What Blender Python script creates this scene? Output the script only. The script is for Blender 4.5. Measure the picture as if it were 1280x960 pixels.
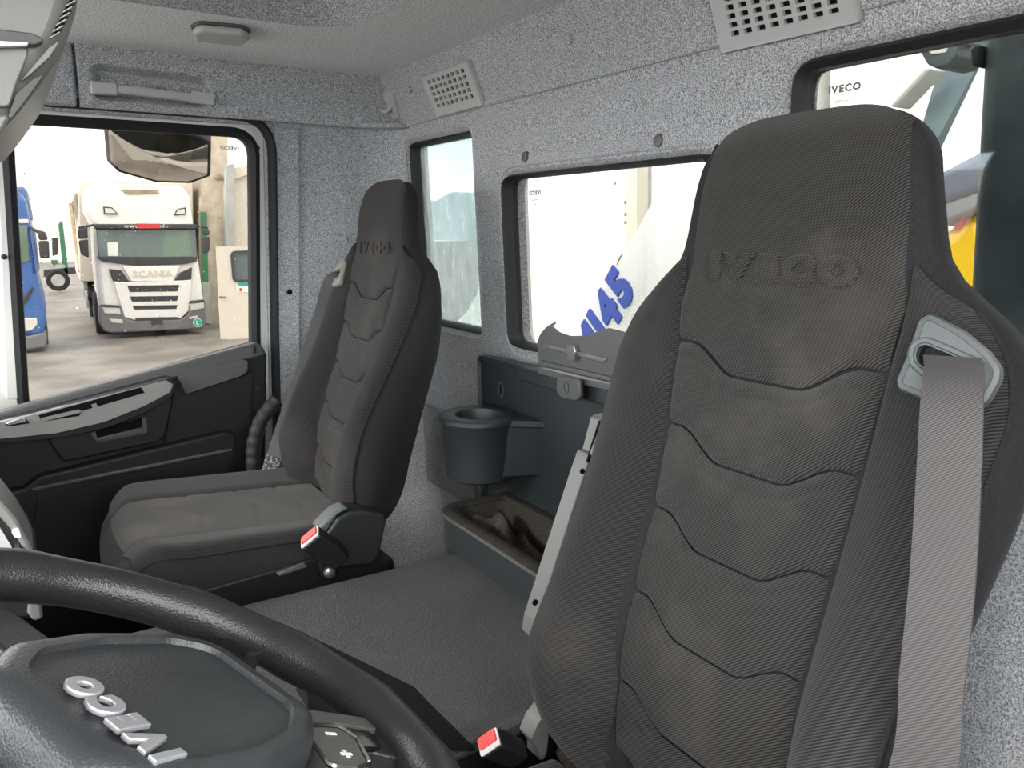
import bpy, bmesh, math, random
import numpy as np
from mathutils import Vector, Matrix
from mathutils.geometry import tessellate_polygon

random.seed(7)
for o in list(bpy.data.objects):
    bpy.data.objects.remove(o, do_unlink=True)
C = bpy.context.scene.collection
LIFT = 1.08          # the camera's height above the cab floor; everything is lifted by it at the end

# ------------------------------------------------------------------ camera, world, sun, exposure
F, PSI, TH = 980.0, math.radians(32.6), math.radians(11.1)
cam = bpy.data.cameras.new('camera')
cam.sensor_fit = 'HORIZONTAL'
cam.sensor_width = 36.0
cam.lens = F / 1280.0 * 36.0
cam.clip_start = 0.02
cam.clip_end = 600
camo = bpy.data.objects.new('camera', cam)
C.objects.link(camo)
FW = Vector((math.sin(PSI) * math.cos(TH), math.cos(PSI) * math.cos(TH), -math.sin(TH)))
RT = Vector((math.cos(PSI), -math.sin(PSI), 0))
UP = RT.cross(FW)
camo.matrix_world = Matrix((RT, UP, -FW)).transposed().to_4x4()
bpy.context.scene.camera = camo

SKY = 1.0
world = bpy.data.worlds.new('sky')
bpy.context.scene.world = world
world.use_nodes = True
wn, wl = world.node_tree.nodes, world.node_tree.links
wn.clear()
w_out = wn.new('ShaderNodeOutputWorld')
w_bg = wn.new('ShaderNodeBackground')
w_tc = wn.new('ShaderNodeTexCoord')
w_map = wn.new('ShaderNodeMapping')
w_map.inputs['Scale'].default_value = (1.0, 1.0, 3.2)
w_no = wn.new('ShaderNodeTexNoise')
w_no.inputs['Scale'].default_value = 2.6
w_no.inputs['Detail'].default_value = 5
w_no.inputs['Roughness'].default_value = 0.55
w_cr = wn.new('ShaderNodeValToRGB')
w_cr.color_ramp.elements[0].position = 0.36
w_cr.color_ramp.elements[0].color = (0.60, 0.76, 0.88, 1)
w_cr.color_ramp.elements[1].position = 0.55
w_cr.color_ramp.elements[1].color = (1.0, 0.97, 0.92, 1)
wl.new(w_tc.outputs['Generated'], w_map.inputs['Vector'])
wl.new(w_map.outputs['Vector'], w_no.inputs['Vector'])
wl.new(w_no.outputs['Fac'], w_cr.inputs['Fac'])
wl.new(w_cr.outputs['Color'], w_bg.inputs['Color'])
w_bg.inputs['Strength'].default_value = SKY
wl.new(w_bg.outputs['Background'], w_out.inputs['Surface'])

sun = bpy.data.lights.new('sun', 'SUN')
sun.energy = 0.9
sun.color = (1.0, 0.95, 0.88)
sun.angle = math.radians(25)
suno = bpy.data.objects.new('sun', sun)
C.objects.link(suno)
suno.rotation_euler = Vector((0.80, 0.14, -0.52)).to_track_quat('-Z', 'Y').to_euler()

vs = bpy.context.scene.view_settings
vs.view_transform = 'Standard'
vs.look = 'None'
vs.gamma = 1
vs.exposure = 3.4
vs.use_curve_mapping = False

# ------------------------------------------------------------------ helpers
def ray(px, py):
    return FW + RT * ((px - 640) / F) - UP * ((py - 480) / F)

class Plane:
    """a flat working plane: o origin, e1 along, e2 up; its normal looks towards the viewer's side"""
    def __init__(s, o, e1, e2):
        s.o = Vector(o)
        s.e1 = Vector(e1).normalized()
        e2 = Vector(e2)
        s.e2 = (e2 - s.e1 * e2.dot(s.e1)).normalized()
        s.n = s.e1.cross(s.e2)
    def at(s, d):
        return Plane(s.o + s.n * d, s.e1, s.e2)
    def hit(s, px, py, d=0.0):
        r = ray(px, py)
        return r * ((s.o + s.n * d).dot(s.n) / r.dot(s.n))
    def ab(s, px, py, d=0.0):
        v = s.hit(px, py, d) - s.o
        return (v.dot(s.e1), v.dot(s.e2))
    def q(s, pts, d=0.0):
        return [s.ab(p[0], p[1], d) + tuple(p[2:]) for p in pts]
    def p(s, a, b, d=0.0):
        return s.o + s.e1 * a + s.e2 * b + s.n * d
    def inv(s, v):
        v = Vector(v) - s.o
        return (v.dot(s.e1), v.dot(s.e2))

ORG = {}
def empty(name, loc):
    o = bpy.data.objects.new(name, None)
    C.objects.link(o)
    o.location = loc
    o.empty_display_size = 0.05
    ORG[o.name] = Vector(loc)
    return o

def tag(o, label, cat=None, group=None, kind=None):
    o['label'] = label
    if cat: o['category'] = cat
    if group: o['group'] = group
    if kind: o['kind'] = kind
    return o

def thing(name, loc, label, cat, group=None):
    return tag(empty(name, loc), label, cat, group)

def mk(name, verts, faces, mat, parent=None, smooth=None, bev=0, seg=2, sub=0):
    """one mesh object from world coordinates; parts share their thing's origin"""
    verts = [Vector(v) for v in verts]
    if parent is not None:
        org = ORG[parent.name]
    else:
        lo = Vector([min(v[i] for v in verts) for i in range(3)])
        hi = Vector([max(v[i] for v in verts) for i in range(3)])
        org = Vector(((lo.x + hi.x) / 2, (lo.y + hi.y) / 2, lo.z))
    me = bpy.data.meshes.new(name)
    me.from_pydata([tuple(v - org) for v in verts], [], [tuple(f) for f in faces])
    bm = bmesh.new()
    bm.from_mesh(me)
    bmesh.ops.recalc_face_normals(bm, faces=bm.faces)
    bm.to_mesh(me)
    bm.free()
    me.materials.append(M[mat] if isinstance(mat, str) else mat)
    if smooth is not None:
        for p in me.polygons: p.use_smooth = True
        me.set_sharp_from_angle(angle=math.radians(smooth))
    o = bpy.data.objects.new(name, me)
    C.objects.link(o)
    if parent is not None:
        o.parent = parent
    else:
        o.location = org
    ORG[o.name] = org
    if bev:
        m = o.modifiers.new('bevel', 'BEVEL')
        m.width = bev
        m.segments = seg
        m.limit_method = 'ANGLE'
        m.angle_limit = math.radians(35)
        for p in me.polygons: p.use_smooth = True
        me.set_sharp_from_angle(angle=math.radians(60))
    if sub:
        m = o.modifiers.new('sub', 'SUBSURF')
        m.levels = m.render_levels = sub
        for p in me.polygons: p.use_smooth = True
    return o

def rpoly(pts, r=0.0, n=5):
    """polygon with rounded corners; a point may carry its own radius"""
    out, N = [], len(pts)
    for i in range(N):
        p = Vector(pts[i][:2])
        a = Vector(pts[i - 1][:2]) - p
        b = Vector(pts[(i + 1) % N][:2]) - p
        rr = pts[i][2] if len(pts[i]) > 2 else r
        if rr <= 0 or a.length < 1e-9 or b.length < 1e-9:
            out.append(tuple(p)); continue
        a_, b_ = a.normalized(), b.normalized()
        ang = math.acos(max(-1, min(1, a_.dot(b_))))
        if ang > math.radians(176):
            out.append(tuple(p)); continue
        t = min(rr / math.tan(ang / 2), a.length * 0.48, b.length * 0.48)
        p0, p1 = p + a_ * t, p + b_ * t
        for k in range(n + 1):
            u = k / n
            out.append(tuple(p0 * (1 - u) ** 2 + p * 2 * u * (1 - u) + p1 * u * u))
    return out

def offs(poly, d):
    """move a polygon outline outwards by d"""
    N = len(poly)
    A = sum(poly[i - 1][0] * poly[i][1] - poly[i][0] * poly[i - 1][1] for i in range(N))
    sg = 1 if A > 0 else -1
    out = []
    for i in range(N):
        p = Vector(poly[i]); a = p - Vector(poly[i - 1]); b = Vector(poly[(i + 1) % N]) - p
        if a.length < 1e-9: a = b
        if b.length < 1e-9: b = a
        a.normalize(); b.normalize()
        n1 = Vector((a.y, -a.x)) * sg; n2 = Vector((b.y, -b.x)) * sg
        m = n1 + n2
        if m.length < 1e-6: m = n1
        m.normalize()
        out.append(tuple(p + m * (d / max(0.5, m.dot(n1)))))
    return out

def slab(name, pl, poly, d0, d1, mat, parent=None, holes=(), bev=0, smooth=None, seg=2):
    """a plate of real thickness on a plane, with holes through it"""
    N = len(poly)
    if not holes:
        v = [pl.p(a, b, d1) for a, b in poly] + [pl.p(a, b, d0) for a, b in poly]
        f = [list(range(N)), list(range(2 * N - 1, N - 1, -1))] + [[i, (i + 1) % N, N + (i + 1) % N, N + i] for i in range(N)]
        return mk(name, v, f, mat, parent, smooth, bev, seg)
    loops = [list(poly)] + [list(h) for h in holes]
    flat = [p for l in loops for p in l]
    tri = tessellate_polygon([[Vector((a, b, 0)) for a, b in l] for l in loops])
    n = len(flat)
    v = [pl.p(a, b, d1) for a, b in flat] + [pl.p(a, b, d0) for a, b in flat]
    f = [list(t) for t in tri] + [[x + n for x in t][::-1] for t in tri]
    k = 0
    for l in loops:
        L = len(l)
        for i in range(L):
            f.append([k + i, k + (i + 1) % L, n + k + (i + 1) % L, n + k + i])
        k += L
    return mk(name, v, f, mat, parent, smooth, bev, seg)

def ring(name, pl, poly, prof, mat, parent=None, closed_prof=True, smooth=40):
    """a moulding run round an outline: prof is a list of (offset outwards, depth)"""
    N, K = len(poly), len(prof)
    v = []
    for o_, d_ in prof:
        v += [pl.p(a, b, d_) for a, b in offs(poly, o_)]
    f = []
    for k in range(K if closed_prof else K - 1):
        k2 = (k + 1) % K
        for i in range(N):
            j = (i + 1) % N
            f.append([k * N + i, k * N + j, k2 * N + j, k2 * N + i])
    return mk(name, v, f, mat, parent, smooth)

def frames(path, upv=None):
    out = []
    N = len(path)
    prev = None
    for i in range(N):
        t = (path[min(i + 1, N - 1)] - path[max(i - 1, 0)]).normalized()
        if upv is not None: s = t.cross(Vector(upv))
        elif prev is None:
            s = t.cross(Vector((0, 0, 1)))
            if s.length < 0.1: s = t.cross(Vector((1, 0, 0)))
        else: s = prev - t * prev.dot(t)
        s.normalize()
        prev = s
        out.append((s, t.cross(s) if upv is None else s.cross(t)))
    return out

def sweep(name, path, section, mat, parent=None, upv=None, smooth=40, closed=False, cap=True, scale=None, bev=0):
    """drag a closed section (list of (side, up)) along a path"""
    path = [Vector(p) for p in path]
    fr = frames(path, upv)
    K, N = len(section), len(path)
    v, f = [], []
    for i, p in enumerate(path):
        s, u = fr[i]
        k = 1 if scale is None else scale[i]
        v += [p + s * (x * k) + u * (y * k) for x, y in section]
    for i in range(N if closed else N - 1):
        j = (i + 1) % N
        for k in range(K):
            l = (k + 1) % K
            f.append([i * K + k, i * K + l, j * K + l, j * K + k])
    if cap and not closed:
        f.append(list(range(K))[::-1])
        f.append(list(range((N - 1) * K, N * K)))
    return mk(name, v, f, mat, parent, smooth, bev)

def circ(r, n=12, ry=None):
    ry = ry or r
    return [(r * math.cos(2 * math.pi * i / n), ry * math.sin(2 * math.pi * i / n)) for i in range(n)]

def rrect(w, h, r, n=4):
    return rpoly([(-w / 2, -h / 2), (w / 2, -h / 2), (w / 2, h / 2), (-w / 2, h / 2)], r, n)

def tube(name, path, r, mat, parent=None, n=10, **k):
    return sweep(name, path, circ(r, n), mat, parent, **k)

def lathe(name, o, axis, prof, mat, parent=None, n=28, smooth=40, xdir=None, cap=True):
    """prof: list of (radius, height along the axis)"""
    o = Vector(o); ax = Vector(axis).normalized()
    x = Vector(xdir) if xdir else (Vector((1, 0, 0)) if abs(ax.x) < 0.8 else Vector((0, 1, 0)))
    x = (x - ax * x.dot(ax)).normalized(); y = ax.cross(x)
    v, f = [], []
    for r, h in prof:
        v += [o + ax * h + (x * math.cos(2 * math.pi * i / n) + y * math.sin(2 * math.pi * i / n)) * r for i in range(n)]
    for k in range(len(prof) - 1):
        for i in range(n):
            j = (i + 1) % n
            f.append([k * n + i, k * n + j, (k + 1) * n + j, (k + 1) * n + i])
    if cap:
        f.append(list(range(n))[::-1])
        f.append(list(range((len(prof) - 1) * n, len(prof) * n)))
    return mk(name, v, f, mat, parent, smooth)

def box(name, lo, hi, mat, parent=None, bev=0, seg=2):
    x0, y0, z0 = lo; x1, y1, z1 = hi
    v = [(x, y, z) for x in (x0, x1) for y in (y0, y1) for z in (z0, z1)]
    f = [(0, 1, 3, 2), (4, 6, 7, 5), (0, 4, 5, 1), (2, 3, 7, 6), (0, 2, 6, 4), (1, 5, 7, 3)]
    return mk(name, v, f, mat, parent, None, bev, seg)

def grid(name, fn, nu, nv, mat, parent=None, smooth=60, thick=None):
    """a surface fn(u, v) for u, v in 0..1; thick = vector function giving the underside"""
    v = [fn(i / nu, j / nv) for j in range(nv + 1) for i in range(nu + 1)]
    W = nu + 1
    f = [[j * W + i, j * W + i + 1, (j + 1) * W + i + 1, (j + 1) * W + i] for j in range(nv) for i in range(nu)]
    if thick is not None:
        n = len(v)
        v += [Vector(p) + Vector(thick) for p in v]
        f += [[x + n for x in q][::-1] for q in f[:]]
        rim = [i for i in range(W)] + [j * W + nu for j in range(1, nv + 1)] + [nv * W + i for i in range(nu - 1, -1, -1)] + [j * W for j in range(nv - 1, 0, -1)]
        for k in range(len(rim)):
            a, b = rim[k], rim[(k + 1) % len(rim)]
            f.append([a, a + n, b + n, b])
    return mk(name, v, f, mat, parent, smooth)

def glyphs(text, size, bold=0.0, ext=0.002, bev=0.0, res=4, stretch=1.0, gap=0.09):
    """each letter's mesh (verts, faces) laid out along x, centred"""
    cu = bpy.data.curves.new('t', 'FONT')
    cu.size = size
    cu.offset = bold
    cu.extrude = ext
    cu.bevel_depth = bev
    cu.bevel_resolution = 1
    cu.resolution_u = res
    out, x = [], 0.0
    ob = bpy.data.objects.new('t', cu)
    C.objects.link(ob)
    for ch in text:
        if ch == ' ':
            x += size * 0.3; continue
        cu.body = ch
        bpy.context.view_layer.update()
        me = bpy.data.meshes.new_from_object(ob.evaluated_get(bpy.context.evaluated_depsgraph_get()))
        vv = [v.co.copy() for v in me.vertices]
        ff = [tuple(p.vertices) for p in me.polygons]
        lo = min(v.x for v in vv); hi = max(v.x for v in vv)
        out.append(([Vector(((v.x - lo) * stretch + x, v.y, v.z)) for v in vv], ff))
        x += (hi - lo) * stretch + size * gap
        bpy.data.meshes.remove(me)
    bpy.data.objects.remove(ob)
    tot = x - size * gap
    return [([v - Vector((tot / 2, size * 0.34, 0)) for v in vv], ff) for vv, ff in out]

def letters(name, text, fn, size, mat, parent, joined=False, **k):
    """fn maps glyph coordinates (x, y, z) to the world; each letter its own part unless joined"""
    gl = glyphs(text, size, **k)
    if joined:
        V, Fc = [], []
        for vv, ff in gl:
            n = len(V)
            V += [fn(v) for v in vv]; Fc += [[i + n for i in q] for q in ff]
        return mk(name, V, Fc, mat, parent)
    return [mk(name, [fn(v) for v in vv], ff, mat, parent, smooth=40) for vv, ff in gl]

# ------------------------------------------------------------------ materials
M = {}
def material(name, col, rough=0.6, spec=0.5, metal=0.0, noise=None, bump=None, col2=None, sheen=0.0, twill=None, coat=0.0, coords='Object', stain=None):
    m = bpy.data.materials.new(name)
    m.use_nodes = True
    nt = m.node_tree; nd = nt.nodes; lk = nt.links
    b = nd['Principled BSDF']
    b.inputs['Base Color'].default_value = (*col, 1)
    b.inputs['Roughness'].default_value = rough
    b.inputs['Specular IOR Level'].default_value = spec
    b.inputs['Metallic'].default_value = metal
    b.inputs['Coat Weight'].default_value = coat
    if sheen:
        b.inputs['Sheen Weight'].default_value = sheen
        b.inputs['Sheen Roughness'].default_value = 0.5
    tc = nd.new('ShaderNodeTexCoord')
    colsock = None
    if noise:
        n = nd.new('ShaderNodeTexNoise')
        n.inputs['Scale'].default_value = noise[0]
        n.inputs['Detail'].default_value = noise[1] if len(noise) > 1 else 3
        lk.new(tc.outputs[coords], n.inputs['Vector'])
        cr = nd.new('ShaderNodeValToRGB')
        lo, hi = (noise[2], noise[3]) if len(noise) > 3 else (0.35, 0.65)
        cr.color_ramp.elements[0].position = lo
        cr.color_ramp.elements[1].position = hi
        cr.color_ramp.elements[0].color = (*col, 1)
        cr.color_ramp.elements[1].color = (*(col2 or col), 1)
        lk.new(n.outputs['Fac'], cr.inputs['Fac'])
        colsock = cr.outputs['Color']
    if twill:
        # diagonal ribs of woven cloth, along (y + z) of the object
        sc, c_lo, c_hi, dep = twill
        vm = nd.new('ShaderNodeVectorMath'); vm.operation = 'DOT_PRODUCT'
        lk.new(tc.outputs[coords], vm.inputs[0])
        vm.inputs[1].default_value = (0.25, 0.62, 0.74)
        mu = nd.new('ShaderNodeMath'); mu.operation = 'MULTIPLY'
        lk.new(vm.outputs['Value'], mu.inputs[0]); mu.inputs[1].default_value = 2 * math.pi * sc
        si = nd.new('ShaderNodeMath'); si.operation = 'SINE'
        lk.new(mu.outputs[0], si.inputs[0])
        mr = nd.new('ShaderNodeMapRange')
        lk.new(si.outputs[0], mr.inputs['Value'])
        mr.inputs['From Min'].default_value = -1; mr.inputs['From Max'].default_value = 1
        mx = nd.new('ShaderNodeMixRGB')
        mx.inputs[1].default_value = (*c_lo, 1); mx.inputs[2].default_value = (*c_hi, 1)
        lk.new(mr.outputs['Result'], mx.inputs[0])
        colsock = mx.outputs['Color']
        bp = nd.new('ShaderNodeBump'); bp.inputs['Distance'].default_value = dep; bp.inputs['Strength'].default_value = 0.6
        lk.new(mr.outputs['Result'], bp.inputs['Height'])
        lk.new(bp.outputs['Normal'], b.inputs['Normal'])
    if stain:
        n2 = nd.new('ShaderNodeTexNoise')
        n2.inputs['Scale'].default_value = stain[0]; n2.inputs['Detail'].default_value = 4
        lk.new(tc.outputs[coords], n2.inputs['Vector'])
        cr2 = nd.new('ShaderNodeValToRGB')
        cr2.color_ramp.elements[0].position = stain[2]; cr2.color_ramp.elements[1].position = stain[3]
        cr2.color_ramp.elements[0].color = (0, 0, 0, 1); cr2.color_ramp.elements[1].color = (stain[4],) * 3 + (1,)
        lk.new(n2.outputs['Fac'], cr2.inputs['Fac'])
        mx2 = nd.new('ShaderNodeMixRGB')
        lk.new(cr2.outputs['Color'], mx2.inputs[0])
        if colsock: lk.new(colsock, mx2.inputs[1])
        else: mx2.inputs[1].default_value = (*col, 1)
        mx2.inputs[2].default_value = (*stain[1], 1)
        colsock = mx2.outputs['Color']
    if colsock: lk.new(colsock, b.inputs['Base Color'])
    if bump:
        n3 = nd.new('ShaderNodeTexNoise' if len(bump) < 3 else 'ShaderNodeTexVoronoi')
        n3.inputs['Scale'].default_value = bump[0]
        lk.new(tc.outputs[coords], n3.inputs['Vector'])
        bp = nd.new('ShaderNodeBump'); bp.inputs['Strength'].default_value = 0.5; bp.inputs['Distance'].default_value = bump[1]
        lk.new(n3.outputs[0], bp.inputs['Height'])
        lk.new(bp.outputs['Normal'], b.inputs['Normal'])
    M[name] = m
    return m

def glass_material(name, tint, gloss, dirt=0.0, dirt_col=(0.8, 0.85, 0.85)):
    m = bpy.data.materials.new(name)
    m.use_nodes = True
    nt = m.node_tree; nd = nt.nodes; lk = nt.links
    nd.clear()
    out = nd.new('ShaderNodeOutputMaterial')
    tr = nd.new('ShaderNodeBsdfTransparent'); tr.inputs['Color'].default_value = (*tint, 1)
    gl = nd.new('ShaderNodeBsdfGlossy'); gl.inputs['Roughness'].default_value = 0.03
    mx = nd.new('ShaderNodeMixShader'); mx.inputs[0].default_value = gloss
    lk.new(tr.outputs[0], mx.inputs[1]); lk.new(gl.outputs[0], mx.inputs[2])
    last = mx
    if dirt:
        df = nd.new('ShaderNodeBsdfTranslucent'); df.inputs['Color'].default_value = (*dirt_col, 1)
        tc = nd.new('ShaderNodeTexCoord')
        mp = nd.new('ShaderNodeMapping'); mp.inputs['Scale'].default_value = (1, 1, 0.25)
        no = nd.new('ShaderNodeTexNoise'); no.inputs['Scale'].default_value = 60; no.inputs['Detail'].default_value = 6
        lk.new(tc.outputs['Object'], mp.inputs[0]); lk.new(mp.outputs[0], no.inputs['Vector'])
        mr = nd.new('ShaderNodeMapRange')
        mr.inputs['From Min'].default_value = 0.3; mr.inputs['From Max'].default_value = 0.75
        mr.inputs['To Min'].default_value = dirt * 0.5; mr.inputs['To Max'].default_value = dirt * 1.5
        lk.new(no.outputs['Fac'], mr.inputs['Value'])
        m2 = nd.new('ShaderNodeMixShader')
        lk.new(mr.outputs[0], m2.inputs[0]); lk.new(mx.outputs[0], m2.inputs[1]); lk.new(df.outputs[0], m2.inputs[2])
        last = m2
    lk.new(last.outputs[0], out.inputs['Surface'])
    M[name] = m

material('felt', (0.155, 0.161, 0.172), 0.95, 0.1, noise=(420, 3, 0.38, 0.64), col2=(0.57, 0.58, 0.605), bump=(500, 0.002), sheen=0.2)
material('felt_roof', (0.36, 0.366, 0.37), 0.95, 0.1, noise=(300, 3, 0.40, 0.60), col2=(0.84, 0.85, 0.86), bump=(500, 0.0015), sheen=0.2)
material('felt_dirty', (0.13, 0.13, 0.135), 0.95, 0.1, noise=(380, 3, 0.36, 0.66), col2=(0.38, 0.38, 0.39), bump=(500, 0.002), stain=(9, (0.17, 0.155, 0.14), 0.5, 0.7, 0.5))
material('plastic_grey', (0.42, 0.42, 0.42), 0.55, 0.4, bump=(900, 0.0003))
material('plastic_mid', (0.075, 0.075, 0.077), 0.5, 0.4, bump=(900, 0.0003))
material('plastic_console', (0.15, 0.146, 0.135), 0.35, 0.5, bump=(700, 0.0003))
material('plastic_dark', (0.012, 0.0135, 0.0155), 0.5, 0.4, bump=(800, 0.0006))
material('plastic_slate', (0.021, 0.026, 0.029), 0.45, 0.45, bump=(700, 0.0006))
material('plastic_black', (0.006, 0.006, 0.0075), 0.5, 0.35, bump=(800, 0.0005))
material('plastic_door', (0.007, 0.007, 0.009), 0.5, 0.35, bump=(900, 0.0006))
material('gloss_black', (0.006, 0.006, 0.008), 0.12, 0.5)
material('trim_silver', (0.27, 0.262, 0.255), 0.38, 0.5, metal=0.45, bump=(900, 0.0002))
material('rubber', (0.014, 0.015, 0.017), 0.6, 0.35)
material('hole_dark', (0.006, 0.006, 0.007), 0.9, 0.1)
material('paint_white', (0.72, 0.72, 0.68), 0.3, 0.5)
material('mat_black', (0.030, 0.032, 0.033), 0.38, 0.5, noise=(420, 2, 0.35, 0.7), col2=(0.105, 0.107, 0.106), bump=(330, 0.004), stain=(5, (0.11, 0.108, 0.10), 0.45, 0.75, 0.35))
material('carpet_dark', (0.015, 0.015, 0.018), 0.95, 0.1, noise=(300, 2), col2=(0.03, 0.03, 0.034))
material('cloth_seat', (0.05, 0.05, 0.05), 0.9, 0.15, twill=(420, (0.0062, 0.006, 0.0062), (0.052, 0.048, 0.0455), 0.0012), stain=(6.5, (0.105, 0.093, 0.081), 0.50, 0.80, 0.50), sheen=0.08)
material('cloth_side', (0.05, 0.05, 0.05), 0.9, 0.15, twill=(420, (0.0052, 0.0052, 0.0058), (0.038, 0.0355, 0.0345), 0.0011), stain=(5.5, (0.09, 0.08, 0.072), 0.53, 0.85, 0.40), sheen=0.08)
material('cloth_wrap', (0.012, 0.012, 0.014), 0.85, 0.15, noise=(700, 2), col2=(0.022, 0.0215, 0.023), bump=(900, 0.0008), sheen=0.03)
material('thread', (0.13, 0.12, 0.11), 0.8, 0.2)
material('webbing', (0.12, 0.11, 0.115), 0.6, 0.4, twill=(520, (0.036, 0.0335, 0.0335), (0.080, 0.074, 0.073), 0.0006), stain=(9, (0.07, 0.065, 0.065), 0.5, 0.8, 0.5))
material('guide_grey', (0.070, 0.078, 0.081), 0.45, 0.45, bump=(900, 0.0003))
material('guide_beige', (0.19, 0.182, 0.165), 0.45, 0.45)
material('arm_grey', (0.115, 0.114, 0.110), 0.45, 0.45, bump=(700, 0.0004))
material('foam_dirty', (0.05, 0.035, 0.025), 0.95, 0.1, noise=(60, 5), col2=(0.16, 0.115, 0.08), bump=(120, 0.004))
material('red_button', (0.62, 0.055, 0.05), 0.4, 0.5)
material('steel', (0.40, 0.40, 0.39), 0.3, 0.5, metal=0.9)
material('chrome', (0.75, 0.75, 0.76), 0.12, 0.5, metal=1.0)
material('silver_letter', (0.66, 0.66, 0.69), 0.32, 0.5, metal=0.75)
material('metal_grey', (0.10, 0.103, 0.103), 0.42, 0.5, metal=0.35, bump=(600, 0.0003))
material('leather', (0.020, 0.0193, 0.020), 0.33, 0.5, bump=(600, 0.0005, 'v'))
material('pad', (0.030, 0.032, 0.035), 0.38, 0.5, bump=(560, 0.0006, 'v'))
material('spoke', (0.075, 0.073, 0.066), 0.3, 0.5, metal=0.3)
material('print_grey', (0.16, 0.16, 0.15), 0.7, 0.2)
material('print_black', (0.02, 0.02, 0.02), 0.7, 0.2)
material('white_mark', (0.7, 0.7, 0.7), 0.5, 0.3)
material('label_clear', (0.10, 0.10, 0.105), 0.15, 0.5, noise=(160, 3, 0.5, 0.62), col2=(0.5, 0.5, 0.5))
material('rag', (0.030, 0.026, 0.021), 0.95, 0.1, noise=(40, 4), col2=(0.058, 0.050, 0.041), bump=(300, 0.002))
material('bin_lining', (0.022, 0.020, 0.018), 0.95, 0.1, noise=(350, 3), col2=(0.052, 0.046, 0.039), bump=(300, 0.002))
# outside
material('asphalt', (0.14, 0.127, 0.115), 0.6, 0.4, noise=(0.9, 8), col2=(0.26, 0.24, 0.22), bump=(30, 0.01))
material('ex_white', (0.80, 0.79, 0.76), 0.35, 0.5)
material('ex_cream', (0.62, 0.58, 0.50), 0.6, 0.3)
material('ex_wall', (0.42, 0.36, 0.28), 0.9, 0.1, noise=(5, 5), col2=(0.56, 0.50, 0.42))
material('ex_pillar', (0.34, 0.36, 0.35), 0.8, 0.2, noise=(3, 4), col2=(0.45, 0.46, 0.44))
material('ex_blue', (0.05, 0.13, 0.36), 0.35, 0.5)
material('ex_bluedark', (0.10, 0.16, 0.34), 0.5, 0.4)
material('ex_green', (0.05, 0.19, 0.10), 0.5, 0.4)
material('ex_lgreen', (0.0, 0.42, 0.27), 0.5, 0.4)
material('ex_dark', (0.055, 0.055, 0.06), 0.6, 0.3)
material('ex_grey', (0.16, 0.16, 0.165), 0.6, 0.3)
material('ex_tyre', (0.03, 0.03, 0.032), 0.8, 0.2)
material('ex_wood', (0.30, 0.22, 0.15), 0.8, 0.2, noise=(4, 4), col2=(0.42, 0.33, 0.24))
material('ex_rail', (0.25, 0.30, 0.36), 0.5, 0.4)
material('ex_red', (0.55, 0.05, 0.06), 0.5, 0.3)
material('ex_lamp', (0.62, 0.60, 0.55), 0.1, 0.6)
material('ex_glass', (0.10, 0.14, 0.14), 0.06, 0.8)
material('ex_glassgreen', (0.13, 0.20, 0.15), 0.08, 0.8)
material('ex_yellow', (0.85, 0.52, 0.01), 0.4, 0.5)
material('ex_steelblue', (0.10, 0.14, 0.165), 0.5, 0.5, noise=(3, 5), col2=(0.15, 0.20, 0.22))
material('ex_intake', (0.040, 0.056, 0.066), 0.6, 0.3, noise=(9, 6), col2=(0.075, 0.095, 0.105), bump=(200, 0.001))
material('ex_navy', (0.035, 0.05, 0.085), 0.35, 0.5)
material('ex_lettering', (0.05, 0.09, 0.42), 0.4, 0.4)
material('ex_hill', (0.30, 0.38, 0.41), 0.9, 0.1, noise=(0.05, 5), col2=(0.38, 0.45, 0.46))  # distance haze is mixed into this pale blue colour
material('ex_mirror', (0.55, 0.52, 0.48), 0.03, 0.5, metal=1.0)
glass_material('glass', (0.47, 0.475, 0.465), 0.045)  # these panes are tinted darker than real glass, holding back the bright outside
glass_material('glass_door', (0.50, 0.485, 0.465), 0.04)
glass_material('glass_dirty', (0.31, 0.335, 0.33), 0.04, 0.10)  # real dirt film; the dark tint also dims the view outside
# ------------------------------------------------------------------ the cab shell
ZF = -1.08                       # cab floor, seen from the camera
ZC = 0.405                       # roof lining
WR = Plane((0.97, 0, 0.1), (0, -1, 0), (-0.05, 0, 1))           # rear wall, leaning a little forward
WP = Plane((0, 2.12, 0.27), (1, 0, 0), (0, -0.13, 1))           # passenger wall, leaning in
DP = Plane((0, 2.13, -0.5), (1, 0, 0), (0, -0.02, 1))           # passenger door lining
CE = Plane((0, 0, ZC), (1, 0, 0), (0, -1, 0))                   # roof lining (normal looks down)
CE.n = Vector((0, 0, -1))
BAND = Plane((0.955, 0, 0.285), (0, -1, 0), (-0.055, 0, 0.12))  # sloping panel under the roof

def struct(o, label, cat=None):
    return tag(o, label, cat, kind='structure')

# floor of the cab
struct(box('floor', (-1.35, -0.02, ZF - 0.06), (1.06, 2.2, ZF), 'carpet_dark'), 'dark carpeted cab floor below the seats', 'floor')

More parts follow.
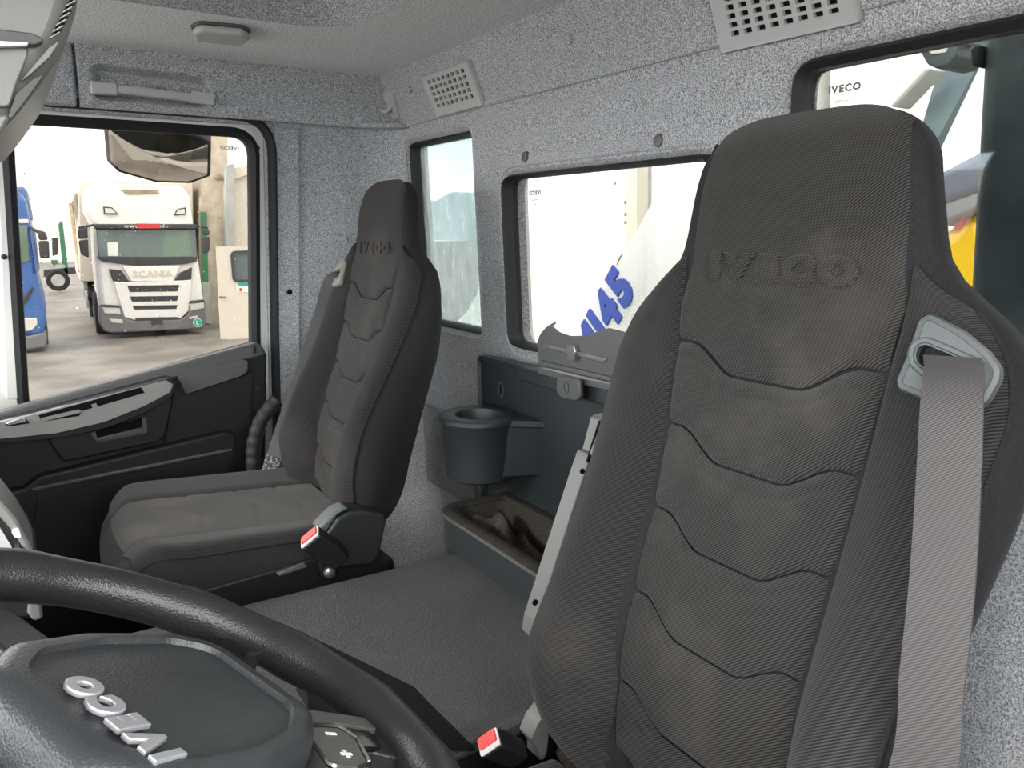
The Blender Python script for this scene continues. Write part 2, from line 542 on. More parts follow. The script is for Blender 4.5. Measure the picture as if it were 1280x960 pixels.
# roof lining with its shallow rounded hatch recess
hatch = rpoly(CE.q([(205, 3), (432, 30), (560, -30)])[:2] + [(0.70, -0.55), (-0.3, -0.55)], 0.10, 8)
hx0, hx1, hy0, hy1 = -0.30, 0.66, 0.45, 1.66
hatch = rpoly([(hx0, -hy0), (hx1, -hy0), (hx1, -hy1, 0.16), (hx0, -hy1)], 0.12, 9)
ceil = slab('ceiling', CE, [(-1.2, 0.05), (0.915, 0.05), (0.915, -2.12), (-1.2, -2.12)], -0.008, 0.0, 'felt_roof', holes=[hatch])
struct(ceil, 'grey felt roof lining with a shallow rounded hatch recess', 'ceiling')
rim = ring('hatch_rim', CE, hatch, [(0.0, 0.0), (-0.012, -0.008), (-0.040, -0.060), (-0.040, -0.066), (0.012, -0.012)], 'felt', ceil)
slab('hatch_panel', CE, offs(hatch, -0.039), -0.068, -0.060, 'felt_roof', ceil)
box('roof_skin', (-1.2, -0.05, ZC + 0.07), (1.1, 2.2, ZC + 0.09), 'paint_white', ceil)

# ---- rear wall: felt panel with three window openings
def win(pl, pts, r, d=0.0):
    return rpoly(pl.q(pts, d), r, 7)
ta0, ta1 = WR.ab(505, 172)[0], WR.ab(592, 200)[0]
tb0, tb1 = WR.ab(601, 424)[1], WR.ab(590, 157)[1]
tall_o = rpoly([(ta0, tb0), (ta1, tb0), (ta1, tb1), (ta0, tb1)], 0.035, 7)
mid_o = rpoly([(-1.552, WR.ab(640, 214)[1]), (-0.90, WR.ab(640, 214)[1]), (-0.90, WR.ab(640, 436)[1]), (-1.552, WR.ab(640, 436)[1])], 0.05, 7)
rgt_top = WR.ab(1000, 72)[1] + 0.003
rgt_o = rpoly([(-0.778, rgt_top), (-0.22, rgt_top), (-0.22, -0.33), (-0.778, -0.33)], 0.05, 7)
OPEN = [tall_o, mid_o, rgt_o]
zb = WR.inv((1.0, 0, ZF))[1]
seamz = 0.187
rear_poly = [(-2.075, zb), (0.06, zb), (0.06, seamz), (-2.075, seamz)]
wall_rear = slab('wall_rear', WR, rear_poly, -0.012, 0.0, 'felt', holes=OPEN)
struct(wall_rear, 'grey felt rear wall with three window openings', 'wall')
for k, op in enumerate(OPEN):
    big = (0.006, 0.012, 0.012)[k]
    ring('window_reveal', WR, op, [(0.010, 0.0), (0.002, 0.003), (-0.006, -0.004), (-0.010, -0.02), (-0.010, -0.05), (0.035, -0.05)], 'felt', wall_rear)
slab('wall_skin', WR, rear_poly[:2] + [(0.06, 0.5), (-2.1, 0.5)], -0.085, -0.075, 'paint_white', wall_rear, holes=[offs(o, 0.03) for o in OPEN])
# recessed bevel round the middle window as a shallow second frame
ring('window_surround', WR, mid_o, [(0.035, 0.0), (0.028, 0.005), (0.010, 0.0055), (0.004, 0.0)], 'felt', wall_rear)
# lower felt behind the passenger seat, a fold and a rib
slab('lower_trim', WR, [(-2.04, -0.84), (-1.55, -0.84), (-1.55, -0.58), (-1.66, -0.56), (-1.75, -0.62), (-2.04, -0.60)], 0.0, 0.012, 'felt_dirty', wall_rear, bev=0.005)
slab('lower_trim', WR, [(-1.78, -0.84), (-1.745, -0.84), (-1.745, -0.66), (-1.78, -0.66)], 0.0, 0.03, 'felt_dirty', wall_rear, bev=0.008)

# round plugs pressed into the felt
def plug(pl, px, py, r, parent, mat='metal_grey', d=0.0, tilt=0):
    c = pl.hit(px, py, d)
    lathe('plug', c, pl.n, [(r * 1.0, -0.002), (r * 1.0, 0.005), (r * 0.85, 0.008), (r * 0.3, 0.009)], mat, parent, 18)
plug(WR, 826, 176, 0.0115, wall_rear)
plug(WR, 659, 196, 0.0115, wall_rear)

# sloping panel between rear wall and roof, with its two vents
bt = BAND.inv((0.955 - 0.055, 0, 0.285 + 0.12))[1]
band = slab('trim_1', BAND, [(-2.12, -0.002), (0.06, -0.002), (0.06, bt + 0.006), (-2.12, bt + 0.006)], -0.02, 0.0, 'felt', bev=0.004)
struct(band, 'sloping grey felt panel between rear wall and roof', 'trim')
plug(BAND, 712, 47, 0.011, band, 'felt')
plug(BAND, 512, 110, 0.011, band, 'felt')
lip = slab('lower_lip', BAND, [(-2.06, -0.010), (0.06, -0.010), (0.06, 0.004), (-2.06, 0.004)], -0.025, 0.004, 'felt', band, bev=0.004)

def vent(label, corners, nx, ny, hole_r):
    q = BAND.q(corners, 0.010)
    ca = sum(p[0] for p in q) / 4; cb = sum(p[1] for p in q) / 4
    c0, c1, c2, c3 = [Vector(p) for p in q]          # TL, TR, BR, BL
    t = thing('air_vent', BAND.p(ca, cb, 0.0), label, 'vent', 'grey vents in the sloping panel')
    outer = rpoly([tuple(c) for c in (c3, c2, c1, c0)], 0.004, 3)
    holes = []
    def at(u, v): return (c0 * (1 - u) + c1 * u) * (1 - v) + (c3 * (1 - u) + c2 * u) * v
    w = (c1 - c0).length; h = (c3 - c0).length
    for j in range(ny):
        for i in range(nx):
            u = 0.09 + 0.82 * (i + 0.5) / nx; v = 0.09 + 0.74 * (j + 0.5) / ny
            du, dv = 0.82 / nx * 0.31, 0.74 / ny * 0.31
            holes.append(rpoly([tuple(at(u - du, v + dv)), tuple(at(u + du, v + dv)), tuple(at(u + du, v - dv)), tuple(at(u - du, v - dv))], hole_r, 2))
    # perforated plate, built cell by cell round its holes
    V, Fc = [], []
    def quad(a, b, c, d):
        n = len(V); V.extend([a, b, c, d]); Fc.append([n, n + 1, n + 2, n + 3])
    top = lambda p: BAND.p(p[0], p[1], 0.011)
    for j in range(ny):
        for i in range(nx):
            u = 0.09 + 0.82 * (i + 0.5) / nx; v = 0.09 + 0.74 * (j + 0.5) / ny
            cu, cv = 0.41 / nx, 0.37 / ny
            ang = [(0.62, -0.45), (0.57, -0.57), (0.45, -0.62), (-0.45, -0.62), (-0.57, -0.57), (-0.62, -0.45), (-0.62, 0.45), (-0.57, 0.57), (-0.45, 0.62), (0.45, 0.62), (0.57, 0.57), (0.62, 0.45)]
            for k in range(12):
                (a0, b0), (a1, b1) = ang[k], ang[(k + 1) % 12]
                m0, m1 = max(abs(a0), abs(b0)), max(abs(a1), abs(b1))
                h0, h1 = at(u + cu * a0, v + cv * b0), at(u + cu * a1, v + cv * b1)
                o0, o1 = at(u + cu * a0 / m0, v + cv * b0 / m0), at(u + cu * a1 / m1, v + cv * b1 / m1)
                quad(top(h0), top(h1), top(o1), top(o0))
                quad(top(h0), top(h1), BAND.p(h1[0], h1[1], 0.005), BAND.p(h0[0], h0[1], 0.005))
    ul, ur, vt, vb = 0.09, 0.91, 0.09, 0.83
    for a_, b_, c_, d_ in (((0, 0), (1, 0), (ur, vt), (ul, vt)), ((1, 0), (1, 1), (ur, vb), (ur, vt)), ((1, 1), (0, 1), (ul, vb), (ur, vb)), ((0, 1), (0, 0), (ul, vt), (ul, vb))):
        quad(*[top(at(*x)) for x in (a_, b_, c_, d_)])
    mk('grille_plate', V, Fc, 'plastic_grey', t)
    slab('duct_back', BAND, offs(outer, -0.003), 0.0045, 0.0052, 'hole_dark', t)
    ring('frame', BAND, outer, [(0.0, 0.0), (0.002, 0.008), (0.0, 0.0125), (-0.004, 0.0115), (-0.004, 0.005)], 'plastic_grey', t)
    return t
vent('small square-holed grey vent beside the coat hook', [(526, 97), (584, 76), (603, 131), (546, 146)], 8, 5, 0.001)
yr = BAND.ab(888, 0)
vent('larger grey vent above the driver seat headrest', [(883, -22), (1058, -62), (1075, 27), (903, 66)], 8, 6, 0.002)

# ---- corner between the passenger wall and the rear wall, rounded
def corner_pt(u, v):
    z0, z1 = ZF, 0.285
    z = z0 + (z1 - z0) * v
    a = Vector((0.86, 2.12 - 0.13 * (z - 0.27) if z > -0.32 else 2.197, z))
    b = Vector((0.97 - 0.05 * (z - 0.1), 2.05, z))
    c = Vector((b.x, a.y, z))
    k = 0.25
    c = c * (1 - k) + (a + b) * 0.5 * k
    return a * (1 - u) ** 2 + c * 2 * u * (1 - u) + b * u * u
cor = grid('trim_2', corner_pt, 10, 8, 'felt', thick=(0.02, 0.02, 0))
struct(cor, 'rounded grey felt corner behind the passenger seat', 'trim')
slab('corner_cap', Plane((0, 0, 0.284), (1, 0, 0), (0, 1, 0)), [(0.84, 2.14), (0.84, 2.08), (0.955, 2.02), (0.99, 2.02), (0.99, 2.14)], -0.012, 0.0, 'felt', cor, bev=0.003)
lathe('plug', WP.hit(429, 247, 0.004), (-0.3, -1, 0), [(0.011, 0), (0.011, 0.004), (0.003, 0.005)], 'felt', cor, 16)
lathe('plug', WP.hit(429, 300, 0.004), (-0.3, -1, 0), [(0.011, 0), (0.011, 0.004), (0.003, 0.005)], 'felt', cor, 16)

# ---- passenger wall: header over the door, felt strip behind the door
hdr_b = 0.0
header_poly = rpoly([(-1.0, 0.005), (0.62, 0.005), (0.62, -0.02), (0.90, -0.02), (0.90, 0.16), (-1.0, 0.16)], 0.004, 2)
wall_pass = slab('wall_passenger', WP, rpoly([(0.60, -1.32), (0.89, -1.32), (0.89, 0.03), (0.60, 0.03)], 0.002, 2), -0.02, -0.001, 'felt')
struct(wall_pass, 'grey felt passenger wall behind the door opening', 'wall')
slab('pillar_strip', WP, [WP.ab(347, 600, 0.012), WP.ab(377, 600, 0.012), WP.ab(375, 160, 0.012), WP.ab(342, 160, 0.012)], 0.0, 0.012, 'felt', wall_pass, bev=0.006)
lathe('peg_hole', WP.hit(362, 365, 0.013), WP.n, [(0.0075, -0.001), (0.0075, 0.001), (0.002, 0.0012)], 'hole_dark', wall_pass, 16)
lathe('plug', WP.hit(359, 191, 0.013), WP.n, [(0.011, -0.001), (0.011, 0.002), (0.003, 0.003)], 'felt', wall_pass, 16)

HP = Plane((0, 2.09, 0.28), (1, 0, 0), (0, -0.06, 1))
htop = HP.inv((0, 2.08, ZC))[1] + 0.004
hbot = HP.ab(340, 157)[1] + 0.011
seam_x = HP.ab(95, 100)[0]
rec = rpoly(HP.q([(112, 128), (258, 140), (272, 96), (110, 74)]), 0.03, 6)
trim3 = slab('trim_3', HP, [(seam_x + 0.003, hbot), (0.985, hbot), (0.985, htop), (seam_x + 0.003, htop)], -0.03, 0.012, 'felt', holes=[rec], bev=0)
struct(trim3, 'grey felt header above the passenger door holding the grab handle', 'trim')
ring('handle_recess', HP, rec, [(0.004, 0.012), (-0.006, 0.010), (-0.02, -0.012), (-0.02, -0.02), (0.004, -0.02)], 'felt', trim3)
slab('recess_back', HP, offs(rec, -0.018), -0.022, -0.012, 'felt', trim3)
trim4 = slab('trim_4', HP, [(-1.0, hbot), (seam_x - 0.003, hbot), (seam_x - 0.003, htop), (-1.0, htop)], -0.03, 0.010, 'felt', bev=0.005)
struct(trim4, 'grey felt header ahead of the grab handle seam', 'trim')
slab('header_back', HP, [(-1.0, hbot - 0.01), (0.9, hbot - 0.01), (0.9, htop), (-1.0, htop)], -0.06, -0.03, 'felt', trim4)

# ---- windows in the rear wall
def window(name, label, poly, glass, text=None, mirrored=False, tpos=None, tsize=0.014, seal=0.02, dg=-0.05):
    t = struct(empty(name, WR.p(*[sum(p[i] for p in poly) / len(poly) for i in (0, 1)], dg)), label, 'window')
    inner = offs(poly, -0.008)
    ring('rubber_seal', WR, inner, [(0.0, dg - 0.02), (0.0, dg + 0.02), (-seal * 0.4, dg + 0.028), (-seal, dg + 0.018), (-seal, dg - 0.012)], 'rubber', t)
    slab('pane', WR, offs(inner, -seal + 0.003), dg - 0.004, dg, glass, t)
    if text:
        a, b = WR.ab(*tpos, dg)
        sgn = -1 if mirrored else 1
        P_ = letters('maker_print', 'IVECO', lambda v: WR.p(a + sgn * v.x, b + v.y, dg + 0.0006 + v.z), tsize, 'print_grey', t, joined=True, ext=0.0002, bold=0.0006, res=2, stretch=1.15)
        for k in range(2):
            letters('small_print', 'SAFETY GLASS' if k == 0 else 'E3 43R', lambda v: WR.p(a + sgn * (v.x + tsize * 0.2 * k), b - tsize * (1.25 + 0.75 * k) + v.y, dg + 0.0006 + v.z), tsize * 0.34, 'print_grey', t, joined=True, ext=0.0002, res=1)
    return t
window('window_1', 'tall narrow rear window behind the passenger seat', tall_o, 'glass_dirty', seal=0.012, dg=-0.035)
window('window_2', 'wide middle rear window above the storage panel', mid_o, 'glass', 'IVECO', True, (669, 241), 0.012, 0.010, dg=-0.012)
window('window_3', 'rear window behind the driver seat headrest', rgt_o, 'glass', 'IVECO', False, (1056, 110), 0.013, 0.015, dg=-0.016)

# ---- passenger door: white frame, window, dark lining
door = struct(empty('door_1', (0.3, 2.15, ZF)), 'passenger door with white frame and dark plastic lining', 'door')
fr_out = rpoly(WP.q([(-120, 128), (300, 157), (345, 163, 0.07), (350, 500), (345, 760), (-160, 760)], -0.0), 0.05, 8)
# opening seal on the body, then the white door frame, then the glass seal
open_pts = [(-0.95, 0.020), (WP.ab(343, 200)[0], 0.020, 0.10), (WP.ab(347, 480)[0], -0.55), (WP.ab(347, 480)[0] + 0.002, -1.30), (-0.95, -1.30)]
open_poly = rpoly(open_pts, 0.03, 10)
ring('opening_seal', WP, open_poly, [(0.0, -0.02), (0.004, 0.012), (-0.004, 0.022), (-0.014, 0.018), (-0.018, 0.004), (-0.014, -0.02)], 'rubber', door)
glass_pts = WP.q([(14, 153), (311, 171, 0.05), (313, 429, 0.01), (35, 506, 0.012)], -0.03)
glass_poly = rpoly(glass_pts, 0.02, 8)
frame_poly = offs(open_poly, -0.012)
# white frame: plate between opening and glass, split by the front post
slab('frame_plate', WP, frame_poly, -0.05, -0.022, 'paint_white', door, holes=[offs(glass_poly, 0.010), rpoly([(-0.85, -0.02), (WP.ab(-2, 170)[0] - 0.02, -0.02), (WP.ab(-2, 500)[0] - 0.03, -0.60), (-0.85, -0.75)], 0.03, 5)])
ring('inner_bead', WP, offs(open_poly, -0.030), [(0.0, -0.022), (0.0, -0.012), (-0.010, -0.008), (-0.016, -0.022)], 'paint_white', door)
# front post between door glass and quarter light
slab('front_post', WP, [WP.ab(23, 500), WP.ab(8, 500), WP.ab(-6, 140), WP.ab(6, 140)], -0.04, -0.008, 'paint_white', door, bev=0.003)
ring('glass_seal', WP, glass_poly, [(0.024, -0.03), (0.022, -0.008), (0.010, -0.002), (-0.002, -0.010), (-0.004, -0.034), (0.02, -0.05)], 'rubber', door)
wpane = slab('pane', WP, offs(glass_poly, 0.004), -0.036, -0.031, 'glass_door', door)
# water spots on the glass
V, Fc = [], []
rs = random.Random(11)
for k in range(150):
    px_, py_ = rs.uniform(24, 306), 300 + rs.gauss(0, 75)
    lo_ = 500 - (px_ - 30) * 0.27
    if not 165 < py_ < lo_ - 6: continue
    c = WP.hit(px_, py_, -0.0305); r_ = rs.choice((0.0007, 0.0009, 0.0011, 0.0015))
    n = len(V)
    V += [c + WP.e1 * (r_ * math.cos(i * math.pi / 3)) + WP.e2 * (r_ * math.sin(i * math.pi / 3)) for i in range(6)] + [c + WP.n * r_ * 0.6]
    Fc += [[n + i, n + (i + 1) % 6, n + 6] for i in range(6)]
spots = mk('water_spots', V, Fc, 'ex_white', wpane)
spots['kind'] = 'stuff'
a0, b0 = WP.ab(287, 185, -0.03)
letters('maker_print', 'IVECO', lambda v: WP.p(a0 - v.x, b0 + v.y, -0.0302 + v.z), 0.0115, 'print_black', wpane, joined=True, ext=0.0002, bold=0.0002, res=2, stretch=1.35)
for (px, py) in ((322, 185), (322, 194), (321, 322)):
    lathe('stop', WP.hit(px, py, -0.012), WP.n, [(0.0055, -0.012), (0.0055, 0.003), (0.003, 0.005)], 'rubber', door, 12)
lathe('stop', WP.hit(5, 321, -0.005), WP.n, [(0.006, -0.012), (0.006, 0.003), (0.003, 0.005)], 'rubber', door, 12)

# outer white skin of the door below the window and above it
slab('outer_skin', WP, [(-0.95, -1.95), (1.10, -1.95), (1.10, -0.84), (0.60, -0.84), (-0.95, -1.02)], -0.16, -0.14, 'paint_white', door)
slab('outer_skin', WP, [(-0.95, 0.03), (1.10, 0.03), (1.10, 0.22), (-0.95, 0.22)], -0.12, -0.09, 'paint_white', door)
# dark lining
lin_out = rpoly(DP.q([(-120, 545), (0, 523), (34, 512), (330, 434, 0.03), (334, 446, 0.02), (331, 640), (320, 800), (-160, 900)], 0.0), 0.01, 5)
lining = slab('lining', DP, lin_out, -0.06, 0.0, 'plastic_door', door, bev=0.010, seg=3)
slab('belt_rail', DP, DP.q([(-120, 552), (30, 506), (322, 428), (330, 436), (332, 444), (215, 474), (40, 520), (-120, 566)], 0.01), -0.02, 0.014, 'plastic_mid', door, bev=0.007)
ledge = slab('armrest', DP, rpoly(DP.q([(-120, 590), (0, 553), (80, 545), (135, 533), (180, 515), (214, 494), (219, 478), (210, 472), (40, 517), (-120, 560)], 0.05), 0.004, 3), -0.01, 0.062, 'plastic_door', door, bev=0.016, seg=3)
silver = slab('silver_trim', DP, rpoly(DP.q([(-120, 582), (0, 548), (70, 541), (130, 527), (180, 507), (212, 490), (216, 480), (207, 475), (140, 492), (36, 519), (0, 527), (-120, 558)], 0.06), 0.003, 3), 0.05, 0.066, 'trim_silver', door, bev=0.006,
    holes=[])
for nm, pts, mt, hh in (('slot', [(48, 519), (176, 484), (181, 491), (102, 514), (99, 520), (52, 527)], 'hole_dark', 0.0675),
                        ('divider', [(114, 506), (120, 504), (124, 511), (117, 513)], 'trim_silver', 0.070),
                        ('lower_bar', [(52, 527), (100, 516), (102, 513), (97, 512), (51, 523)], 'trim_silver', 0.069)):
    slab(nm, DP, DP.q(pts, hh), 0.055, hh, mt, silver)
handle = slab('release_lever', DP, rpoly(DP.q([(8, 529), (18, 525), (30, 523), (35, 528), (28, 528), (19, 530), (10, 532)], 0.075), 0.002, 2), 0.06, 0.078, 'chrome', door, bev=0.003)
slab('lever_cup', DP, DP.q([(6, 531), (16, 525), (30, 522), (37, 529), (30, 530), (12, 533)], 0.067), 0.06, 0.0675, 'hole_dark', handle)
grab = slab('grip_panel', DP, rpoly(DP.q([(57, 548), (135, 534), (185, 512), (216, 486), (216, 505), (207, 545), (198, 553), (80, 578, )], 0.03), 0.012, 4), 0.0, 0.030, 'plastic_door', door, bev=0.008)
slab('grip_cup', DP, rpoly(DP.q([(112, 541), (183, 521), (184, 541), (122, 553)], 0.031), 0.006, 3), 0.0, 0.0308, 'plastic_mid', grab)
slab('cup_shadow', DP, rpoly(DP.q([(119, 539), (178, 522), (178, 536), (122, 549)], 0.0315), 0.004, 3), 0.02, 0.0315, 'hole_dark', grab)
slab('grip_floor', DP, DP.q([(120, 548), (178, 534), (182, 540), (124, 552)], 0.034), 0.02, 0.034, 'plastic_mid', grab, bev=0.003)
slab('lid', DP, rpoly(DP.q([(221, 470), (300, 448), (310, 451), (309, 464), (301, 470), (232, 493)], 0.014), 0.008, 3), 0.0, 0.018, 'plastic_mid', door, bev=0.006)
slab('rear_panel', DP, rpoly(DP.q([(219, 478), (230, 494), (304, 470), (316, 462), (312, 535), (290, 540), (205, 556), (213, 510)], 0.006), 0.004, 3), -0.005, 0.008, 'plastic_door', door, bev=0.004)
pk = slab('pocket', DP, rpoly(DP.q([(-120, 640), (30, 610), (48, 595), (285, 538, 0.03), (296, 545), (290, 620), (285, 760), (-120, 860)], 0.03), 0.01, 4), 0.0, 0.034, 'plastic_door', door, bev=0.012, seg=3)
slab('pocket_rib', DP, DP.q([(40, 610), (290, 561), (290, 564), (40, 614)], 0.04), 0.03, 0.040, 'plastic_mid', pk, bev=0.002)
slab('pocket_face', DP, rpoly(DP.q([(46, 622), (286, 568), (284, 760), (20, 800), (38, 690)], 0.036), 0.008, 3), 0.03, 0.038, 'plastic_black', pk, bev=0.004)
lathe('screw_cap', DP.hit(323, 486, 0.002), DP.n, [(0.009, 0), (0.009, 0.003), (0.002, 0.004)], 'plastic_door', door, 14)
pin = DP.hit(317, 437, 0.02)
lathe('lock_pin', pin + Vector((0, 0, -0.01)), (0, 0, 1), [(0.005, 0), (0.005, 0.02), (0.0035, 0.024), (0.001, 0.025)], 'rubber', door, 12)

# seal strip standing between door edge and felt, lower part
# the rest of the cab, out of frame: front bulkhead, pillars, driver's side behind the door opening
bulk = box('wall_front', (-1.35, 0.0, ZF), (-1.30, 2.2, -0.42), 'plastic_dark')
struct(bulk, 'dark front bulkhead below the windscreen', 'wall')
lw = box('wall_driver', (0.50, -0.06, ZF), (1.03, -0.03, ZC + 0.08), 'felt')  # unseen wall, widened to cut daylight on seat and rear wall
struct(lw, 'felt wall behind the open driver door', 'wall')
dd_ = struct(box('door_2', (-1.2, -0.08, ZF), (0.50, -0.03, -0.42), 'plastic_door', bev=0.02), 'dark lower half of the driver door beside the camera', 'door')  # out of view; put in to block low daylight from this side
for yy, lb in ((0.0, 'driver'), (2.15, 'passenger')):
    pl_ = tube('trim_5' if yy == 0 else 'trim_6', [(-1.30, yy, -0.42), (-1.05, yy, 0.1), (-0.85, yy, ZC + 0.03)], 0.05, 'plastic_mid')
    struct(pl_, 'grey windscreen pillar on the %s side' % lb, 'trim')
# ------------------------------------------------------------------ things on the roof and walls
t = thing('ceiling_lamp', CE.hit(278, 38), 'flat grey lamp cover on the roof lining', 'lamp')
c_ = CE.inv(CE.hit(277, 37))
lp = rpoly(CE.q([(240, 31), (249, 26), (303, 31), (312, 37), (302, 46), (243, 40)]), 0.012, 4)
slab('lamp_base', CE, offs(lp, 0.003), 0.0, 0.006, 'plastic_mid', t, bev=0.002)
slab('lens', CE, lp, 0.005, 0.020, 'plastic_grey', t, bev=0.006, seg=3)

t = thing('grab_handle', HP.hit(190, 115, 0.02), 'grey grab handle above the passenger door', 'handle')
pth = [HP.hit(x, y, d) for x, y, d in ((122, 110, 0.030), (140, 111, 0.034), (165, 113, 0.036), (190, 116, 0.037), (215, 119, 0.036), (240, 122, 0.034), (256, 124, 0.030))]
sweep('grip', pth, rrect(0.016, 0.020, 0.007), 'plastic_grey', t, upv=(0, 0, 1))
for (x0, y0), (x1, y1) in (((113, 109), (146, 112)), ((238, 121), (266, 125))):
    A = HP.ab(x0, y0, 0.03); B = HP.ab(x1, y1, 0.03)
    slab('end_cap', HP, rpoly([(A[0], A[1] - 0.013), (B[0], B[1] - 0.013), (B[0], B[1] + 0.013), (A[0], A[1] + 0.013)], 0.003, 3), -0.01, 0.044, 'plastic_grey', t, bev=0.004)

q = BAND.q([(480, 115), (491, 113), (499, 148), (488, 151)], 0.004)
t = thing('coat_hook', BAND.p(*q[2]), 'grey plastic coat hook in the rear corner by the small vent', 'hook')
slab('hook_plate', BAND, rpoly(q, 0.006, 4), -0.002, 0.010, 'plastic_grey', t, bev=0.003)
hc = BAND.ab(489, 134, 0.01)
tube('hook', [BAND.p(hc[0], hc[1] + 0.004, 0.008), BAND.p(hc[0], hc[1] - 0.004, 0.022), BAND.p(hc[0] - 0.003, hc[1] - 0.006, 0.030), BAND.p(hc[0] - 0.008, hc[1] - 0.003, 0.036), BAND.p(hc[0] - 0.010, hc[1] + 0.006, 0.037)], 0.0055, 'plastic_grey', t)

# overhead console over the windscreen; its rounded end reaches into the frame at top left
OP = Plane((0, 0.86, 0.0), (1, 0, 0), (0, 0, 1))
t = thing('overhead_console', (-0.15, 1.1, ZC), 'grey plastic overhead console with speaker grille and lamp', 'console')
sil = OP.q([(-260, -260), (104, -60), (97, 8), (88, 38), (74, 70), (50, 104), (24, 138), (5, 158), (-30, 170), (-260, 170)])
sil = [(a, min(b, ZC - 0.004)) for a, b in sil]
sil = sil[1:-1] + [(-0.55, sil[-1][1]), (-0.55, ZC - 0.004)]
slab('body', OP, sil, -0.45, 0.0, 'plastic_console', t, bev=0.018, seg=3)
slab('side_trim', OP, rpoly(OP.q([(60, 60), (78, 48), (62, 72), (40, 92), (22, 106)], 0.004), 0.002, 2), -0.004, 0.006, 'plastic_console', t, bev=0.002)
pw = slab('lower_flap', OP, rpoly(OP.q([(-60, 60), (40, 58), (20, 108), (12, 134), (-60, 134)], 0.004), 0.006, 3), -0.004, 0.006, 'plastic_console', t, bev=0.003)
lm = slab('lamp_housing', OP, rpoly(OP.q([(-60, 36), (0, 38), (40, 43), (57, 51), (46, 57), (0, 59), (-60, 60)], 0.01), 0.004, 4), 0.0, 0.016, 'plastic_mid', t, bev=0.005)
slab('lamp_lens', OP, rpoly(OP.q([(-60, 50), (0, 51), (37, 53), (34, 57), (0, 58), (-60, 59)], 0.018), 0.002, 2), 0.010, 0.019, 'ex_lamp', lm, bev=0.002)
for k in range(6):
    x0, y0 = 64 + k * 4.0, 46 - k * 8.0
    slab('grille_slot', OP, OP.q([(x0, y0), (x0 + 11, y0 - 7), (x0 + 14, y0 - 10), (x0 + 2, y0 - 5)], 0.003), -0.003, 0.003, 'hole_dark', t)
    slab('grille_slat', OP, OP.q([(x0 - 2, y0 + 2), (x0 + 10, y0 - 5), (x0 + 11, y0 - 7), (x0 - 1, y0)], 0.006), -0.003, 0.006, 'plastic_grey', t)
slab('second_trim', OP, rpoly(OP.q([(20, 118), (40, 100), (56, 92), (30, 128), (14, 148), (10, 146)], 0.004), 0.002, 2), -0.004, 0.005, 'plastic_mid', t, bev=0.002)
slab('edge_step', OP.at(-0.06), OP.q([(-60, 136), (8, 133), (14, 136), (2, 158), (-60, 165)], 0.05), 0.05, 0.062, 'plastic_console', t, bev=0.004)

# ------------------------------------------------------------------ engine cover and storage panel
ZT = -0.675
t = thing('engine_cover', (0.3, 1.1, ZF), 'black grained mat over the engine tunnel between the seats', 'engine cover')
v = rpoly([(-0.27, 0.83), (0.40, 0.83), (0.90, 0.83), (0.90, 1.392), (0.30, 1.395), (-0.27, 1.395)], 0.03, 4)
TOPP = Plane((0, 0, ZT), (1, 0, 0), (0, 1, 0))
slab('mat', TOPP, v, -0.03, 0.0, 'mat_black', t, bev=0.010, seg=3)
slab('tunnel', TOPP, offs(v, -0.012), ZF - ZT, -0.028, 'plastic_black', t)

SP = Plane((0.925, 0, -0.45), (0, -1, 0), (-0.02, 0, 1))
t = thing('storage_panel', (0.93, 1.25, ZT), 'dark slate plastic storage panel with cup holder and open bin', 'storage panel')
ptop = SP.ab(604, 446)[1]; pleft = SP.ab(600, 500)[0]
hole = [(SP.ab(626, 487)[0] + 0.008 * math.cos(i * math.pi / 6), SP.ab(626, 487)[1] + 0.016 * math.sin(i * math.pi / 6)) for i in range(12)]
slab('back_panel', SP, rpoly([(pleft, -0.217), (-0.80, -0.217), (-0.80, ptop), (pleft, ptop, 0.02)], 0.004, 5), -0.03, 0.0, 'plastic_slate', t, holes=[hole], smooth=30)
ring('hole_lip', SP, hole, [(0.0, -0.004), (0.0, 0.002), (0.003, 0.002), (0.0035, -0.002)], 'plastic_mid', t)
slab('hole_back', SP, offs(hole, 0.002), -0.030, -0.003, 'hole_dark', t)
ring('panel_edge', SP, rpoly([(pleft, -0.217), (-0.80, -0.217), (-0.80, ptop), (pleft, ptop, 0.02)], 0.004, 5), [(0.0, -0.03), (0.003, -0.01), (0.003, 0.004), (-0.003, 0.007), (-0.008, 0.0)], 'plastic_slate', t)
railz = SP.ab(660, 465)[1]
slab('step', SP, [(SP.ab(655, 470)[0], railz - 0.02), (-0.80, railz - 0.02), (-0.80, ptop + 0.003), (SP.ab(655, 470)[0], ptop + 0.003)], 0.0, 0.014, 'plastic_slate', t, bev=0.004)
# cup holder
cx, cy, cz = 0.838, 1.445, -0.40
R = 0.083
cup = lathe('cup_holder', (cx, cy, cz), (0, 0, 1), [(0.066, -0.135), (0.073, -0.130), (0.077, -0.10), (R, -0.012), (R + 0.006, -0.004), (R + 0.005, 0.004), (R - 0.004, 0.008), (0.052, 0.006), (0.050, 0.0), (0.046, -0.11), (0.001, -0.11)], 'plastic_slate', t, 36, cap=False)
arm_pts = [(cx + 0.02, cy + 0.082), (0.93, cy + 0.115), (0.93, cy - 0.135), (cx + 0.02, cy - 0.082)]
HPL = Plane((0, 0, cz), (1, 0, 0), (0, 1, 0))
inner = [(cx + (R - 0.006) * math.cos(a), cy + (R - 0.006) * math.sin(a)) for a in np.linspace(-1.30, 1.30, 14)]
slab('holder_web', HPL, [(0.93, cy - 0.130), (0.93, cy + 0.095)] + [(p[0], p[1]) for p in inner[::-1]], -0.012, 0.004, 'plastic_slate', t, bev=0.003)
inn2 = [(cx + (R - 0.012) * math.cos(a), cy + (R - 0.012) * math.sin(a)) for a in np.linspace(-1.45, 1.45, 14)]
